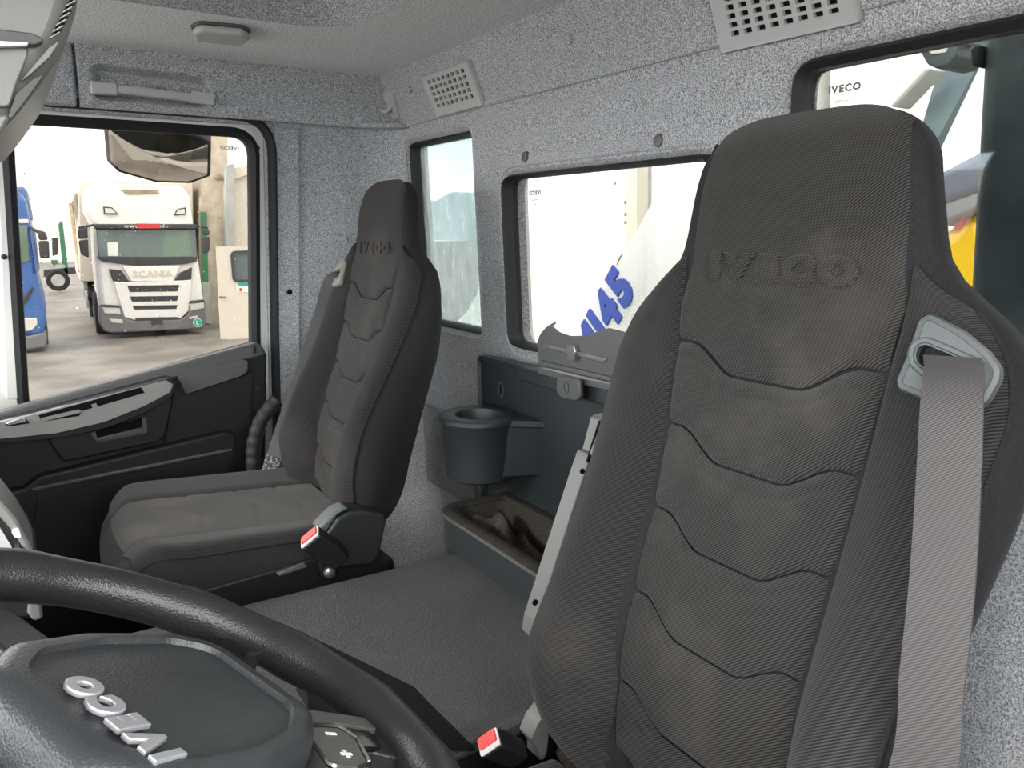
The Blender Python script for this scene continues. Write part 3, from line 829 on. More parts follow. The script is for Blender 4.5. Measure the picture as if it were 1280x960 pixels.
slab('holder_body', HPL, [(0.93, cy - 0.105), (0.93, cy + 0.085)] + [(p[0], p[1]) for p in inn2[::-1]], -0.122, -0.008, 'plastic_slate', t, bev=0.012, seg=3)
# open bin
by0, by1 = 0.86, 1.475
TB = Plane((0, 0, -0.60), (1, 0, 0), (0, 1, 0))
bo = rpoly([(0.742, by0), (0.93, by0), (0.93, by1), (0.742, by1, 0.06)], 0.004, 7)
bi = rpoly([(0.772, by0 + 0.02), (0.912, by0 + 0.02), (0.912, by1 - 0.03, 0.03), (0.772, by1 - 0.03, 0.045)], 0.02, 7)
bn = slab('bin', TB, bo, ZT + 0.6015, 0.0, 'plastic_slate', t, holes=[bi], smooth=35)
ring('bin_rim', TB, bo, [(0.0, -0.012), (0.004, -0.006), (0.003, 0.002), (-0.008, 0.006), (-0.022, 0.003), (-0.024, -0.004)], 'bin_lining', bn)
ring('bin_edge', TB, bo, [(0.002, -0.010), (0.006, -0.005), (0.005, 0.0), (0.001, 0.001)], 'plastic_mid', bn)
ring('bin_liner', TB, bi, [(0.004, 0.002), (-0.001, -0.004), (-0.008, -0.085), (-0.002, -0.085), (0.002, -0.01)], 'bin_lining', bn)
slab('bin_floor', TB, offs(bi, -0.004), -0.092, -0.086, 'bin_lining', bn)

# crumpled rag lying in the bin
def rag_pt(u, v):
    y = 1.40 - u * 0.46; x = 0.784 + v * 0.112
    z = -0.658 + 0.014 * math.sin(u * 9 + v * 3) * math.sin(v * 3.1) + 0.026 * math.sin(v * math.pi) + 0.012 * math.sin(u * 23 + v * 11) + 0.026 * max(0, 1 - u * 8) * (1 - v)
    return Vector((x + 0.006 * math.sin(u * 17), y + 0.01 * math.sin(v * 9), z))
tag(grid('rag', rag_pt, 46, 16, 'rag', smooth=80, thick=(0, 0, -0.004)), 'crumpled brown rag lying in the open bin', 'rag')

# folded sheet-metal bracket standing on the panel's top edge
BP = Plane((0.897, 0, -0.25), (0, -1, 0), (-0.06, 0, 1))
t = thing('metal_bracket', BP.hit(715, 480), 'grey pressed metal bracket clipped on top of the storage panel', 'bracket')
pts = BP.q([(673, 457), (672, 425), (677, 415), (684, 408), (694, 403), (687, 407), (697, 415), (712, 420), (730, 420), (747, 414), (757, 408), (800, 430), (812, 500), (762, 478)])
pts = BP.q([(673, 457), (671, 428), (675, 417), (682, 409), (693, 402), (694, 404), (690, 408), (698, 415), (712, 420), (730, 420), (748, 414), (760, 410), (800, 420), (810, 470), (762, 471)])
slab('plate', BP, pts, -0.004, 0.0, 'metal_grey', t, bev=0.0015)
slab('rib', BP, rpoly(BP.q([(677, 432), (680, 430), (757, 448), (756, 453), (750, 453), (678, 435)], 0.004), 0.002, 2), -0.001, 0.004, 'steel', t, bev=0.002)
slab('lower_fold', BP, BP.q([(673, 457), (762, 478), (762, 472), (674, 451)], 0.012), -0.004, 0.010, 'metal_grey', t, bev=0.002)
slab('spring_clip', BP, rpoly(BP.q([(708, 432), (717, 432), (719, 440), (718, 452), (709, 450)], 0.010), 0.002, 2), 0.002, 0.010, 'steel', t, bev=0.002)
slab('under_plate', BP, BP.q([(672, 460), (762, 481), (762, 489), (672, 467)], 0.004), -0.01, 0.004, 'metal_grey', t, bev=0.001)
tab = slab('latch_tab', BP, rpoly(BP.q([(697, 470), (721, 474), (724, 478), (725, 496), (720, 502), (702, 499), (695, 490), (695, 474)], 0.020), 0.006, 4), 0.010, 0.020, 'metal_grey', t, bev=0.003)
ta = BP.ab(708, 484, 0.02)
ring('emblem', BP, [(ta[0] + 0.0085 * math.cos(i * math.pi / 8), ta[1] + 0.012 * math.sin(i * math.pi / 8)) for i in range(16)], [(0, 0.0195), (0, 0.0212), (-0.0015, 0.0212), (-0.0015, 0.0195)], 'metal_grey', tab)
box('hinge_block', tuple(BP.hit(722, 483, 0.004) - Vector((0.004, 0.018, 0.02))), tuple(BP.hit(722, 483, 0.004) + Vector((0.012, 0.018, 0.014))), 'plastic_black', t, bev=0.002)

# ------------------------------------------------------------------ seats
def tab_(s, T):
    xs = [a for a, b in T][::-1]; ys = [b for a, b in T][::-1]
    k = np.linspace(-0.014, 0.014, 7)
    return float(np.mean(np.interp(s + k, xs, ys)))
A_T = [(0.2, 0.085), (0.15, 0.098), (0.13, 0.112), (0.10, 0.122), (0.05, 0.130), (0.0, 0.134), (-0.05, 0.133), (-0.1, 0.128), (-0.25, 0.120), (-0.5, 0.118), (-0.7, 0.115)]
W_T = [(0.2, 0.089), (0.15, 0.103), (0.13, 0.117), (0.10, 0.128), (0.05, 0.138), (0.02, 0.144), (0.0, 0.152), (-0.02, 0.174), (-0.04, 0.198), (-0.07, 0.220), (-0.11, 0.232), (-0.2, 0.226), (-0.3, 0.216), (-0.4, 0.215), (-0.49, 0.232), (-0.53, 0.236), (-0.565, 0.226), (-0.60, 0.200), (-0.625, 0.160), (-0.65, 0.125), (-0.7, 0.12)]
B_T = [(0.2, 0.0), (0.02, 0.0), (-0.03, 0.004), (-0.1, 0.014), (-0.2, 0.031), (-0.35, 0.056), (-0.5, 0.074), (-0.58, 0.060), (-0.66, 0.03), (-0.7, 0.02)]
H_T = [(0.2, 0.058), (0.05, 0.060), (-0.05, 0.070), (-0.2, 0.096), (-0.4, 0.102), (-0.5, 0.085), (-0.6, 0.055), (-0.7, 0.05)]
CHEV = [-0.092, -0.188, -0.286, -0.386, -0.497, -0.585]
def chev(k, t):
    u = min(1, max(0, (0.100 - abs(t)) / 0.062))
    return CHEV[k] - 0.030 * u * u * (3 - 2 * u)

def base_d(s):
    return 0.024 * math.exp(-((s + 0.45) / 0.16) ** 2) + (0.012 * min(1, max(0, (s + 0.02) / 0.1)) if s > -0.02 else 0)

GUIDE = [None, None]
def make_seat(name, label, O, rho, sg, zc, xf, group):
    """O: point on the back at logo height; rho recline; sg: side of the belt guide (+1 = +y)"""
    O = Vector(O); r = math.radians(rho)
    Uv = Vector((math.sin(r), 0, math.cos(r))); Nf = Vector((-math.cos(r), 0, math.sin(r)))
    def P(t, s, d): return O + Vector((0, t, 0)) + Uv * s + Nf * d
    hip = P(0, -0.62, 0)
    root = thing(name, (hip.x - 0.2, O.y, ZF), label, 'seat', group)
    def bol(t, s):
        a, w = tab_(s, A_T), tab_(s, W_T)
        u = min(1, max(0, (abs(t) - a) / max(1e-4, w - a)))
        rise = tab_(s, B_T) * math.sin(0.5 * math.pi * min(1, u * 1.5))
        x = max(0, (u - 0.45) / 0.55)
        return base_d(s) + rise - 0.030 * (1 - math.sqrt(max(0, 1 - x * x * 0.97))) * min(1, (w - a) / 0.06)
    def edge(u, n=1.0): return math.exp(-u / n)
    # dark outer shell: closed body under the front panels
    rows = list(np.linspace(-0.645, 0.10, 44)) + [0.10 + 0.047 * math.sin(x) for x in np.linspace(0.12, 1.5, 10)]
    V, Fc, nf, nb = [], [], 17, 12
    for s in rows:
        w = tab_(min(s, 0.14), W_T); h = tab_(s, H_T)
        th = math.asin(min(1, max(0, (s - 0.10) / 0.047)))
        sq = math.cos(th) if s > 0.10 else (1 if s > -0.60 else max(0.35, 1 - ((-0.60 - s) / 0.065) ** 2 * 0.6))
        wk = w * (1 if s <= 0.10 else (0.42 + 0.58 * math.sqrt(max(0, math.cos(th)))))
        mid = base_d(s) - h * 0.5
        loop = []
        for i in range(nf):
            tt = -wk + 2 * wk * i / (nf - 1)
            loop.append((tt, bol(tt * w / wk, s) - 0.0055))
        de = loop[-1][1]
        hd = min(1, max(0, (s + 0.12) / 0.12))          # slimmer, rounder sides towards the headrest
        sx = 1 - 0.7 * hd
        for tt, dd in ((wk + 0.008 * sx, de - 0.016 * (1 - 0.3 * hd)), (wk + 0.012 * sx, de - 0.040 * (1 - 0.35 * hd)), (wk + 0.008 - 0.024 * hd, de - h * 0.62), (wk - 0.02 - 0.030 * hd, base_d(s) - h), (wk * 0.4, base_d(s) - h - 0.006), (0, base_d(s) - h - 0.008)):
            loop.append((tt, dd))
        for tt, dd in ((-wk * 0.4, base_d(s) - h - 0.006), (-wk + 0.02 + 0.030 * hd, base_d(s) - h), (-wk - 0.008 + 0.024 * hd, -h * 0.62 + de), (-wk - 0.012 * sx, de - 0.040 * (1 - 0.35 * hd)), (-wk - 0.008 * sx, de - 0.016 * (1 - 0.3 * hd))):
            loop.append((tt, dd))
        V += [P(tt, s, mid + (dd - mid) * sq) for tt, dd in loop]
    K = len(loop)
    for j in range(len(rows) - 1):
        for i in range(K):
            l = (i + 1) % K
            Fc.append([j * K + i, j * K + l, (j + 1) * K + l, (j + 1) * K + i])
    Fc += [list(range(K))[::-1], list(range((len(rows) - 1) * K, len(rows) * K))]
    shell = mk('backrest', V, Fc, 'cloth_wrap', root, smooth=70)
    # front of the headrest down to the first chevron
    def head(u, v):
        q = -1 + 2 * u
        t0 = q * 0.125
        top = 0.151 - 0.020 * abs(q) ** 5
        s = chev(0, t0) + 0.0015 + (top - chev(0, t0) - 0.0015) * v
        t_ = q * tab_(s, A_T)
        L = top - chev(0, t0)
        e = 0.005 * edge((1 - abs(q)) * 0.125, 0.003) + 0.0055 * edge(v * L, 0.004)
        rt = 0.018 * max(0, (s - 0.115) / 0.036) ** 2
        return P(t_, s, base_d(s) + 0.004 - e - rt - 0.010 * abs(q) ** 4 * (1 if s > 0 else max(0, 1 + s / 0.05)))
    hp = grid('headrest_panel', head, 36, 50, 'cloth_seat', root, smooth=80)
    # five quilted pads
    for k in range(5):
        def pad(u, v, k=k):
            q = -1 + 2 * u
            t0 = q * 0.120
            s0, s1 = chev(k + 1, t0) + 0.0012, chev(k, t0) - 0.0012
            s = s0 + (s1 - s0) * v
            L = s1 - s0
            puff = 0.0038 * math.sin(math.pi * v) ** 0.6 * math.cos(q * math.pi / 2) ** 0.4
            e = 0.005 * edge((1 - abs(q)) * 0.12, 0.003) + 0.0055 * edge(v * L, 0.0035) + 0.005 * edge((1 - v) * L, 0.008) + 0.0022 * math.exp(-(((1 - v) * L - 0.017) / 0.004) ** 2)
            return P(q * tab_(s, A_T), s, base_d(s) + 0.004 + puff - e)
        grid('quilt_panel', pad, 32, 30, 'cloth_seat', root, smooth=80)
    # side bolsters
    for sd in (-1, 1):
        def bolster(u, v, sd=sd):
            s = -0.635 + (0.004 + 0.635) * v
            a, w = tab_(s, A_T) + 0.0012, tab_(s, W_T)
            w = a + (w - a) * math.sqrt(min(1, max(0, (0.006 - s) / 0.035)))
            t_ = a + (w - a) * u
            e = 0.006 * edge(u * (w - a), 0.003) + 0.004 * edge((1 - u) * (w - a), 0.003)
            bt = 0.02 * max(0, (-0.58 - s) / 0.055) ** 2
            return P(sd * t_, s, bol(t_, s) + 0.002 - e - bt)
        grid('side_bolster', bolster, 16, 60, 'cloth_side', root, smooth=80)
        # stitched seam along the outer edge
        sp = []
        for s in np.linspace(-0.60, -0.03, 40):
            w = tab_(s, W_T)
            sp.append(P(sd * (w + 0.001), s, bol(w, s) - 0.001))
        tube('piping', sp, 0.0022, 'cloth_wrap', root, n=6)
        hs = []
        for s in np.linspace(-0.002, 0.128, 16):
            a = tab_(s, A_T)
            hs.append(P(sd * (a + 0.003), s, base_d(s) - 0.012))
        tube('piping', hs, 0.002, 'cloth_wrap', root, n=6)
    # embossed maker's name
    for vv, ff in glyphs('IVECO', 0.036, bold=0.0014, ext=0.0006, bev=0.0022, stretch=1.30):
        mk('embossed_letter', [P(-v.x, v.y * 0.92 - 0.006, base_d(v.y) + 0.0042 + v.z) for v in vv], ff, 'cloth_seat', hp, smooth=60)
    # belt guide: plate with a slot
    gp = Plane(P(sg * 0.182, -0.078, 0), Vector((0, -1, 0)), Uv)
    gd = bol(0.19, -0.08) + 0.006
    g = lambda L: [(-sg * a * 0.80, b * 0.80) for a, b in L]
    outer_old = [(-0.040, -0.024), (-0.013, 0.042), (-0.006, 0.043), (0.046, 0.002), (0.052, -0.012), (0.046, -0.036), (0.028, -0.048), (-0.004, -0.047), (-0.036, -0.032)]
    slot_old = [(-0.022, 0.006), (-0.014, 0.010), (0.030, -0.014), (0.034, -0.030), (0.026, -0.034), (0.010, -0.024), (-0.020, -0.006)]
    gcol = 'guide_grey' if sg < 0 else 'guide_beige'
    gpl = Plane(P(sg * (0.182 if sg < 0 else 0.172), -0.078, gd), Vector((0, -1, 0)), Uv - Nf * 0.10)
    gpl = Plane(gpl.o, (gpl.e1 + gpl.n * (-0.28 if sg < 0 else 0.0)).normalized(), gpl.e2)
    if sg < 0:
        GUIDE[0] = [(-x, y) for x, y in gpl.q([(1163, 395), (1205, 418), (1235, 443), (1249, 462), (1248, 475), (1232, 504), (1200, 506), (1160, 498), (1126, 484), (1125, 475), (1140, 440), (1152, 402)])]
        GUIDE[1] = [(-x, y) for x, y in gpl.q([(1146, 444), (1149, 434), (1158, 431), (1185, 442), (1220, 458), (1229, 467), (1228, 480), (1216, 484), (1180, 474), (1158, 462), (1148, 453)])]
        g = lambda L: [(-x, y) for x, y in L]
    else:
        g = lambda L: [(x, y) for x, y in L]
    outer, slot = GUIDE
    guide = slab('belt_guide', gpl, rpoly(g(outer), 0.008, 4), -0.008, 0.004, gcol, root, holes=[rpoly(g(slot), 0.006, 4)], smooth=30)
    ring('slot_lip', gpl, rpoly(g(slot), 0.006, 4), [(0.0, 0.002), (0.002, 0.0055), (0.005, 0.0055), (0.007, 0.0035)], gcol, guide)
    ring('plate_edge', gpl, rpoly(g(outer), 0.008, 4), [(0.0, -0.008), (0.003, -0.002), (0.001, 0.004), (-0.003, 0.005), (-0.004, 0.002)], gcol, guide)
    slab('slot_back', gpl, rpoly(g(slot), 0.006, 4), -0.012, -0.009, 'hole_dark', guide)
    # seat cushion: shaped grid, centre panel and bolsters
    x1 = hip.x - 0.01
    x0 = xf
    def cush(q, v):
        """q -1..1 across, v 0 front .. 1 back: top surface height"""
        w = 0.255 - 0.06 * max(0, 1 - v * 4.5) ** 2
        t_ = q * w
        b = 0.030 * max(0, (abs(q) - 0.50) / 0.5) ** 0.8 * (1 - 0.25 * (1 - v))
        dip = -0.035 * v
        fr = -0.050 * max(0, 1 - v / 0.13) ** 2
        sd = -0.035 * max(0, (abs(q) - 0.82) / 0.18) ** 2
        return t_, b + dip + fr + sd
    def cpt(q, v, lift=0.0):
        t_, h = cush(q, v)
        fx = -0.02 * math.cos(q * math.pi / 2) * (1 - v)
        return Vector((x0 + (x1 - x0) * v + fx, O.y + t_, zc + h + lift))
    V, Fc = [], []
    nu, nv = 24, 26
    for j in range(nv + 1):
        for i in range(nu + 1): V.append(cpt(-1 + 2 * i / nu, j / nv, -0.005))
    W_ = nu + 1
    Fc = [[j * W_ + i, j * W_ + i + 1, (j + 1) * W_ + i + 1, (j + 1) * W_ + i] for j in range(nv) for i in range(nu)]
    rimi = [i for i in range(W_)] + [j * W_ + nu for j in range(1, nv + 1)] + [nv * W_ + i for i in range(nu - 1, -1, -1)] + [j * W_ for j in range(nv - 1, 0, -1)]
    prev = rimi
    cc = Vector(((x0 + x1) / 2, O.y, 0))
    for dz, ins in ((-0.03, -0.012), (-0.075, -0.014), (-0.105, 0.004), (-0.115, 0.04)):
        cur = []
        for i in rimi:
            p = V[i]; dv = Vector((p.x - cc.x, p.y - cc.y, 0)); dv.normalize()
            front = max(0, 1 - (p.x - x0) / 0.06)
            cur.append(len(V)); V.append(Vector((p.x, p.y, max(zc - 0.135, zc - 0.02 + dz + 0.25 * (p.z - zc)))) - dv * ins)
        for k in range(len(rimi)):
            l = (k + 1) % len(rimi)
            Fc.append([prev[k], cur[k], cur[l], prev[l]])
        prev = cur
    Fc.append(prev)
    cu = mk('cushion', V, Fc, 'cloth_wrap', root, smooth=70)
    def mid(u, v):
        q = (-1 + 2 * u) * 0.52
        vv = 0.03 + 0.96 * v
        e = 0.004 * edge((1 - abs(-1 + 2 * u)) * 0.13, 0.003)
        for m_ in (0.36, 0.60, 0.80):
            c = m_ + 0.05 * max(0, 1 - abs(-1 + 2 * u) * 1.4)
            e += 0.0028 * math.exp(-((vv - c) / 0.012) ** 2)
        return cpt(q, vv, 0.004 - e)
    grid('cushion_panel', mid, 26, 60, 'cloth_seat', root, smooth=80)
    for sd in (-1, 1):
        def cb(u, v, sd=sd):
            q = sd * (0.523 + 0.44 * u)
            vv = 0.02 + 0.97 * v
            e = 0.004 * edge(u * 0.11, 0.003) + 0.005 * edge((1 - u) * 0.11, 0.004)
            return cpt(q, vv, 0.003 - e)
        grid('cushion_bolster', cb, 12, 40, 'cloth_side', root, smooth=80)
    # base
    box('seat_pan', (x0 + 0.05, O.y - 0.235, zc - 0.19), (x1 + 0.06, O.y + 0.235, zc - 0.11), 'plastic_black', root, bev=0.015, seg=3)
    V = []
    for z_, k_ in ((zc - 0.19, 0.92), (zc - 0.30, 0.86), (ZF + 0.12, 0.86), (ZF, 1.0)):
        V += [Vector((x0 + 0.10 if a < 0 else x1 + 0.02, O.y + b * 0.23 * k_, z_)) for a, b in ((-1, -1), (1, -1), (1, 1), (-1, 1))]
    Fc = [[j * 4 + i, j * 4 + (i + 1) % 4, j * 4 + 4 + (i + 1) % 4, j * 4 + 4 + i] for j in range(3) for i in range(4)] + [[3, 2, 1, 0], [12, 13, 14, 15]]
    mk('pedestal', V, Fc, 'rubber', root, bev=0.01)
    return root, P, bol, hip, shell

GS = 'cab seats with embossed headrests'
D_O, P_O = (0.66, 0.525, -0.033), (0.725, 1.71, -0.035)
dseat, dP, dbol, dhip, dsh = make_seat('truck_chair', 'near driver seat of ribbed dark cloth with a folded armrest', D_O, 9, -1, -0.68, 0.12, GS)
pseat, pP, pbol, phip, psh = make_seat('truck_chair', 'far passenger seat of ribbed dark cloth beside the door', P_O, 12, 1, -0.585, 0.135, GS)

def ribbon(name, pts, widths, wdir, mat, parent, th=0.0012):
    V, Fc = [], []
    for i, p in enumerate(pts):
        p = Vector(p)
        wd = Vector(wdir[i]) if isinstance(wdir, list) else Vector(wdir)
        wd.normalize()
        tn = (Vector(pts[min(i + 1, len(pts) - 1)]) - Vector(pts[max(i - 1, 0)])).normalized()
        n = tn.cross(wd).normalized() * th
        w = wd * widths / 2
        V += [p - w - n, p + w - n, p + w + n, p - w + n]
    for i in range(len(pts) - 1):
        for k in range(4):
            Fc.append([i * 4 + k, i * 4 + (k + 1) % 4, i * 4 + 4 + (k + 1) % 4, i * 4 + 4 + k])
    Fc += [[3, 2, 1, 0], [len(V) - 4, len(V) - 3, len(V) - 2, len(V) - 1]]
    return mk(name, V, Fc, mat, parent, smooth=50)

def smooth_path(pts, n=8):
    pts = [Vector(p) for p in pts]
    out = []
    for i in range(len(pts) - 1):
        p0, p1, p2, p3 = pts[max(i - 1, 0)], pts[i], pts[i + 1], pts[min(i + 2, len(pts) - 1)]
        for k in range(n):
            u = k / n
            out.append(0.5 * ((2 * p1) + (p2 - p0) * u + (2 * p0 - 5 * p1 + 4 * p2 - p3) * u * u + (3 * p1 - p0 - 3 * p2 + p3) * u ** 3))
    out.append(pts[-1])
    return out

# driver's belt: out of the guide and straight down the near bolster
BPd = Plane(dP(-0.2, -0.3, 0.075), (0, -1, 0), dP(0, 0, 0) - dP(0, -1, 0))
def bd(px, py, d): return BPd.hit(px, py, d)
pts = [bd(1190, 447, -0.052), bd(1192, 462, -0.040), bd(1190, 485, -0.026), bd(1188, 530, -0.012), bd(1184, 620, 0.0), bd(1176, 740, 0.006), bd(1164, 850, 0.006), bd(1148, 980, 0.0), dP(-0.22, -0.54, 0.06), dP(-0.25, -0.64, 0.03)]
ribbon('belt_webbing', smooth_path(pts, 6), 0.0445, Vector((0.10, -1, 0.06)), 'webbing', dseat)

# passenger's belt: from the guide down past the door side of the cushion to its latch tongue
BPL = Plane((0, 1.965, 0), (1, 0, 0), (0, 0, 1))
pts = smooth_path([pP(0.182, -0.092, 0.002), pP(0.190, -0.104, 0.022), BPL.hit(404, 392, 0.015)] + [BPL.hit(x, y) for x, y in ((393, 425), (381, 463), (366, 506), (351, 550), (338, 592))], 6)
wds = []
for i_, p_ in enumerate(pts):
    tn_ = (pts[min(i_ + 1, len(pts) - 1)] - pts[max(i_ - 1, 0)]).normalized()
    wds.append(tn_.cross(p_.normalized() + Vector((0.35, -0.1, 0))))
ribbon('belt_webbing', pts, 0.047, wds, 'webbing', pseat)
LPn = Plane((0, 1.95, 0), (1, 0, 0), (0, 0, 1))
slab('belt_label', LPn, LPn.q([(333, 568), (351, 572), (345, 592), (327, 588)]), -0.001, 0.003, 'label_clear', pseat)
tg = slab('belt_tongue', LPn, rpoly(LPn.q([(317, 586), (347, 597), (343, 602), (315, 594)]), 0.003, 3), -0.004, 0.010, 'chrome', pseat, bev=0.003)
slab('tongue_grip', LPn, LPn.q([(316, 594), (343, 602), (339, 612), (312, 606)]), -0.006, 0.008, 'plastic_black', tg, bev=0.003)

def buckle(parent, o, ax, wd, w=0.034, l=0.075, th=0.022):
    """seat-belt buckle: box with a red press button at its end"""
    o = Vector(o); ax = Vector(ax).normalized(); wd = Vector(wd); wd = (wd - ax * wd.dot(ax)).normalized(); n = ax.cross(wd)
    B_ = Plane(o, wd, ax)
    body = slab('buckle', B_, rpoly([(-w * 0.42, -l), (w * 0.42, -l), (w / 2, -l * 0.6), (w / 2, 0), (-w / 2, 0), (-w / 2, -l * 0.6)], 0.005, 3), -th / 2, th / 2, 'plastic_black', parent, bev=0.004)
    E_ = Plane(o, wd, B_.n)
    slab('button_frame', E_, rrect(w * 0.96, th * 0.92, 0.003), 0, 0.0025, 'plastic_grey', body) if E_.n.dot(ax) > 0 else slab('button_frame', E_, rrect(w * 0.96, th * 0.92, 0.003), -0.0025, 0, 'plastic_grey', body)
    sgn = 1 if E_.n.dot(ax) > 0 else -1
    slab('release_button', E_, rpoly([(-w * 0.40, -th * 0.40), (w * 0.40, -th * 0.40), (w * 0.40, th * 0.20), (-w * 0.40, th * 0.20)], 0.002, 2), min(0, sgn * 0.006), max(0, sgn * 0.006), 'red_button', body)
    return body

# passenger seat: recliner cover, buckle and bolt on the tunnel side
yI = P_O[1] - 0.262
RC = Plane((0, yI - 0.01, 0), (1, 0, 0), (0, 0, 1))
cov = slab('recliner_cover', RC, rpoly(RC.q([(405, 664), (418, 645), (432, 637), (450, 636), (476, 640), (479, 648), (470, 690), (462, 702), (424, 706), (412, 700)]), 0.006, 4), -0.05, 0.018, 'plastic_dark', pseat, bev=0.012, seg=3)
slab('cover_edge', RC, RC.q([(398, 663), (420, 641), (434, 634), (438, 637), (424, 644), (408, 668)], 0.016), -0.03, 0.012, 'guide_grey', cov, bev=0.006)
bkp = RC.hit(388, 672, 0.045)
buckle(pseat, bkp, Vector((-0.62, 0.0, 0.62)), Vector((0.6, -0.35, 0.5)), 0.046, 0.085, 0.030)
lathe('bolt', RC.hit(411, 715, 0.02), (0, -1, 0), [(0.011, 0), (0.011, 0.006), (0.006, 0.009), (0.002, 0.009)], 'steel', pseat, 14)
slab('buckle_strap', RC, RC.q([(396, 695), (420, 697), (424, 722), (404, 726)], 0.02), 0.005, 0.020, 'plastic_black', pseat, bev=0.004)
slab('side_rail', RC, rpoly(RC.q([(240, 742), (385, 700), (470, 695), (488, 712), (478, 760), (240, 800)], 0.0), 0.006, 3), -0.03, 0.0, 'plastic_black', pseat, bev=0.006)
slab('rail_lip', RC, RC.q([(345, 716), (380, 703), (384, 708), (348, 720)], 0.004), 0.0, 0.008, 'guide_grey', pseat, bev=0.002)
spare = buckle(pseat, RC.hit(456, 706, -0.02), Vector((-0.2, 0, 1)), Vector((0.5, -0.8, 0)), 0.03, 0.05, 0.02)

# driver seat: folded armrest, buckle, bracket, worn foam edge
AY = 0.845
AR = Plane((0, AY, 0), (1, 0, 0), (0, 0, 1))
arm = slab('armrest', AR, rpoly(AR.q([(667, 798), (670, 778), (729, 595), (739, 567), (744, 569), (756, 524), (769, 521), (802, 534), (709, 802), (697, 814), (683, 814)]), 0.008, 4), -0.032, 0.0, 'arm_grey', dseat, bev=0.006, seg=3)
slab('wheel_well', AR, rpoly(AR.q([(739, 560), (750, 526), (775, 526), (762, 570), (750, 583), (734, 578)], 0.001), 0.003, 3), -0.002, 0.001, 'hole_dark', arm)
kn = slab('adjuster_knob', AR, rpoly(AR.q([(740, 570), (751, 541), (764, 540), (756, 572)], 0.008), 0.003, 3), 0.0, 0.010, 'arm_grey', arm, bev=0.003)
for k in range(4):
    slab('knob_rib', AR, AR.q([(742 + k * 4, 568), (752 + k * 3.2, 543), (753.4 + k * 3.2, 543), (743.6 + k * 4, 568)], 0.012), 0.008, 0.012, 'guide_beige', kn)
for (x, y) in ((728, 589), (741, 593)):
    lathe('screw_hole', AR.hit(x, y, 0.0005), AR.n, [(0.004, -0.001), (0.004, 0.0008), (0.001, 0.001)], 'hole_dark', arm, 12)
lathe('screw_hole', AR.hit(669, 753, 0.0005), AR.n, [(0.0045, -0.001), (0.0045, 0.0008), (0.001, 0.001)], 'hole_dark', arm, 12)
b0_ = Plane((0, 0.775, 0), (1, 0, 0), (0, 0, 1)).hit(612, 928)
buckle(dseat, b0_, Vector((-0.55, -0.05, 0.45)), Vector((0.45, -0.5, 0.75)), 0.034, 0.062, 0.026)
KB = Plane((0, 0.785, 0), (1, 0, 0), (0, 0, 1))
slab('bracket', KB, rpoly(KB.q([(686, 887), (693, 897), (686, 915), (684, 940), (680, 950), (674, 950), (674, 938), (664, 925), (672, 905)]), 0.003, 3), -0.03, 0.0, 'arm_grey', dseat, bev=0.002)
def foam(u, v):
    p = KB.hit(690 + 60 * u + 14 * v, 908 + 60 * v + 18 * math.sin(u * 3), -0.012 - 0.02 * u)
    return p + Vector((0, 0.006 * math.sin(u * 21 + v * 13), 0.006 * math.sin(u * 15) * math.sin(v * 17)))
grid('worn_foam', foam, 20, 20, 'foam_dirty', dseat, smooth=80, thick=(0.03, 0.006, -0.02))

# ribbed rubber gaiter between passenger seat and door
GP = Plane((0, 2.03, 0), (1, 0, 0), (0, 0, 1))
pth = smooth_path([GP.hit(x, y) for x, y in ((347, 500), (332, 516), (322, 535), (317, 560), (317, 585), (319, 625))], 7)
rad = [0.019 + 0.0018 * math.sin(i * 1.75) for i in range(len(pth))]
tag(sweep('gaiter', pth, circ(1.0, 12), 'rubber', None, smooth=60, scale=rad), 'black ribbed rubber gaiter between passenger seat and door', 'gaiter')
# ------------------------------------------------------------------ steering wheel (turned a little), column and dash
ph = math.radians(27)
WC = Vector((0.035, 0.49, -0.293))
wn_ = Vector((math.sin(ph), 0, math.cos(ph)))
e_r = Vector((0, 1, 0)); e_u = -Vector((math.cos(ph), 0, -math.sin(ph)))
tr_ = math.radians(29)
e1_ = e_r * math.cos(tr_) + e_u * math.sin(tr_)
SW = Plane(WC, e1_, e_u * math.cos(tr_) - e_r * math.sin(tr_))      # wheel's own frame: e1 right, e2 up
wheel = thing('steering_wheel', WC - wn_ * 0.08, 'large black leather steering wheel with silver maker letters', 'steering wheel')
RR = 0.212
def rim_pt(u, v):
    a = 2 * math.pi * u; b = 2 * math.pi * v
    rr = 0.0185
    for s_ in (0, -65, -115, 180):
        da = (math.degrees(a) - s_ + 180) % 360 - 180
        rr += 0.0018 * math.exp(-(abs(da) - 13) ** 2 / 30)
    return SW.p((RR + rr * math.cos(b)) * math.cos(a), (RR + rr * math.cos(b)) * math.sin(a), 0.0 + rr * 1.05 * math.sin(b))
NV, NU = 18, 120
V = [rim_pt(i / NU, j / NV) for i in range(NU) for j in range(NV)]
Fc = [[i * NV + j, i * NV + (j + 1) % NV, ((i + 1) % NU) * NV + (j + 1) % NV, ((i + 1) % NU) * NV + j] for i in range(NU) for j in range(NV)]
mk('rim', V, Fc, 'leather', wheel, smooth=80)
seam = [SW.p((RR + 0.0172) * math.cos(a), (RR + 0.0172) * math.sin(a), 0.0035) for a in np.linspace(0, 2 * math.pi, 121)]
tube('rim_seam_glint', seam, 0.0012, 'trim_silver', wheel, n=6)  # silver colour paints the bright highlight along the rim seam
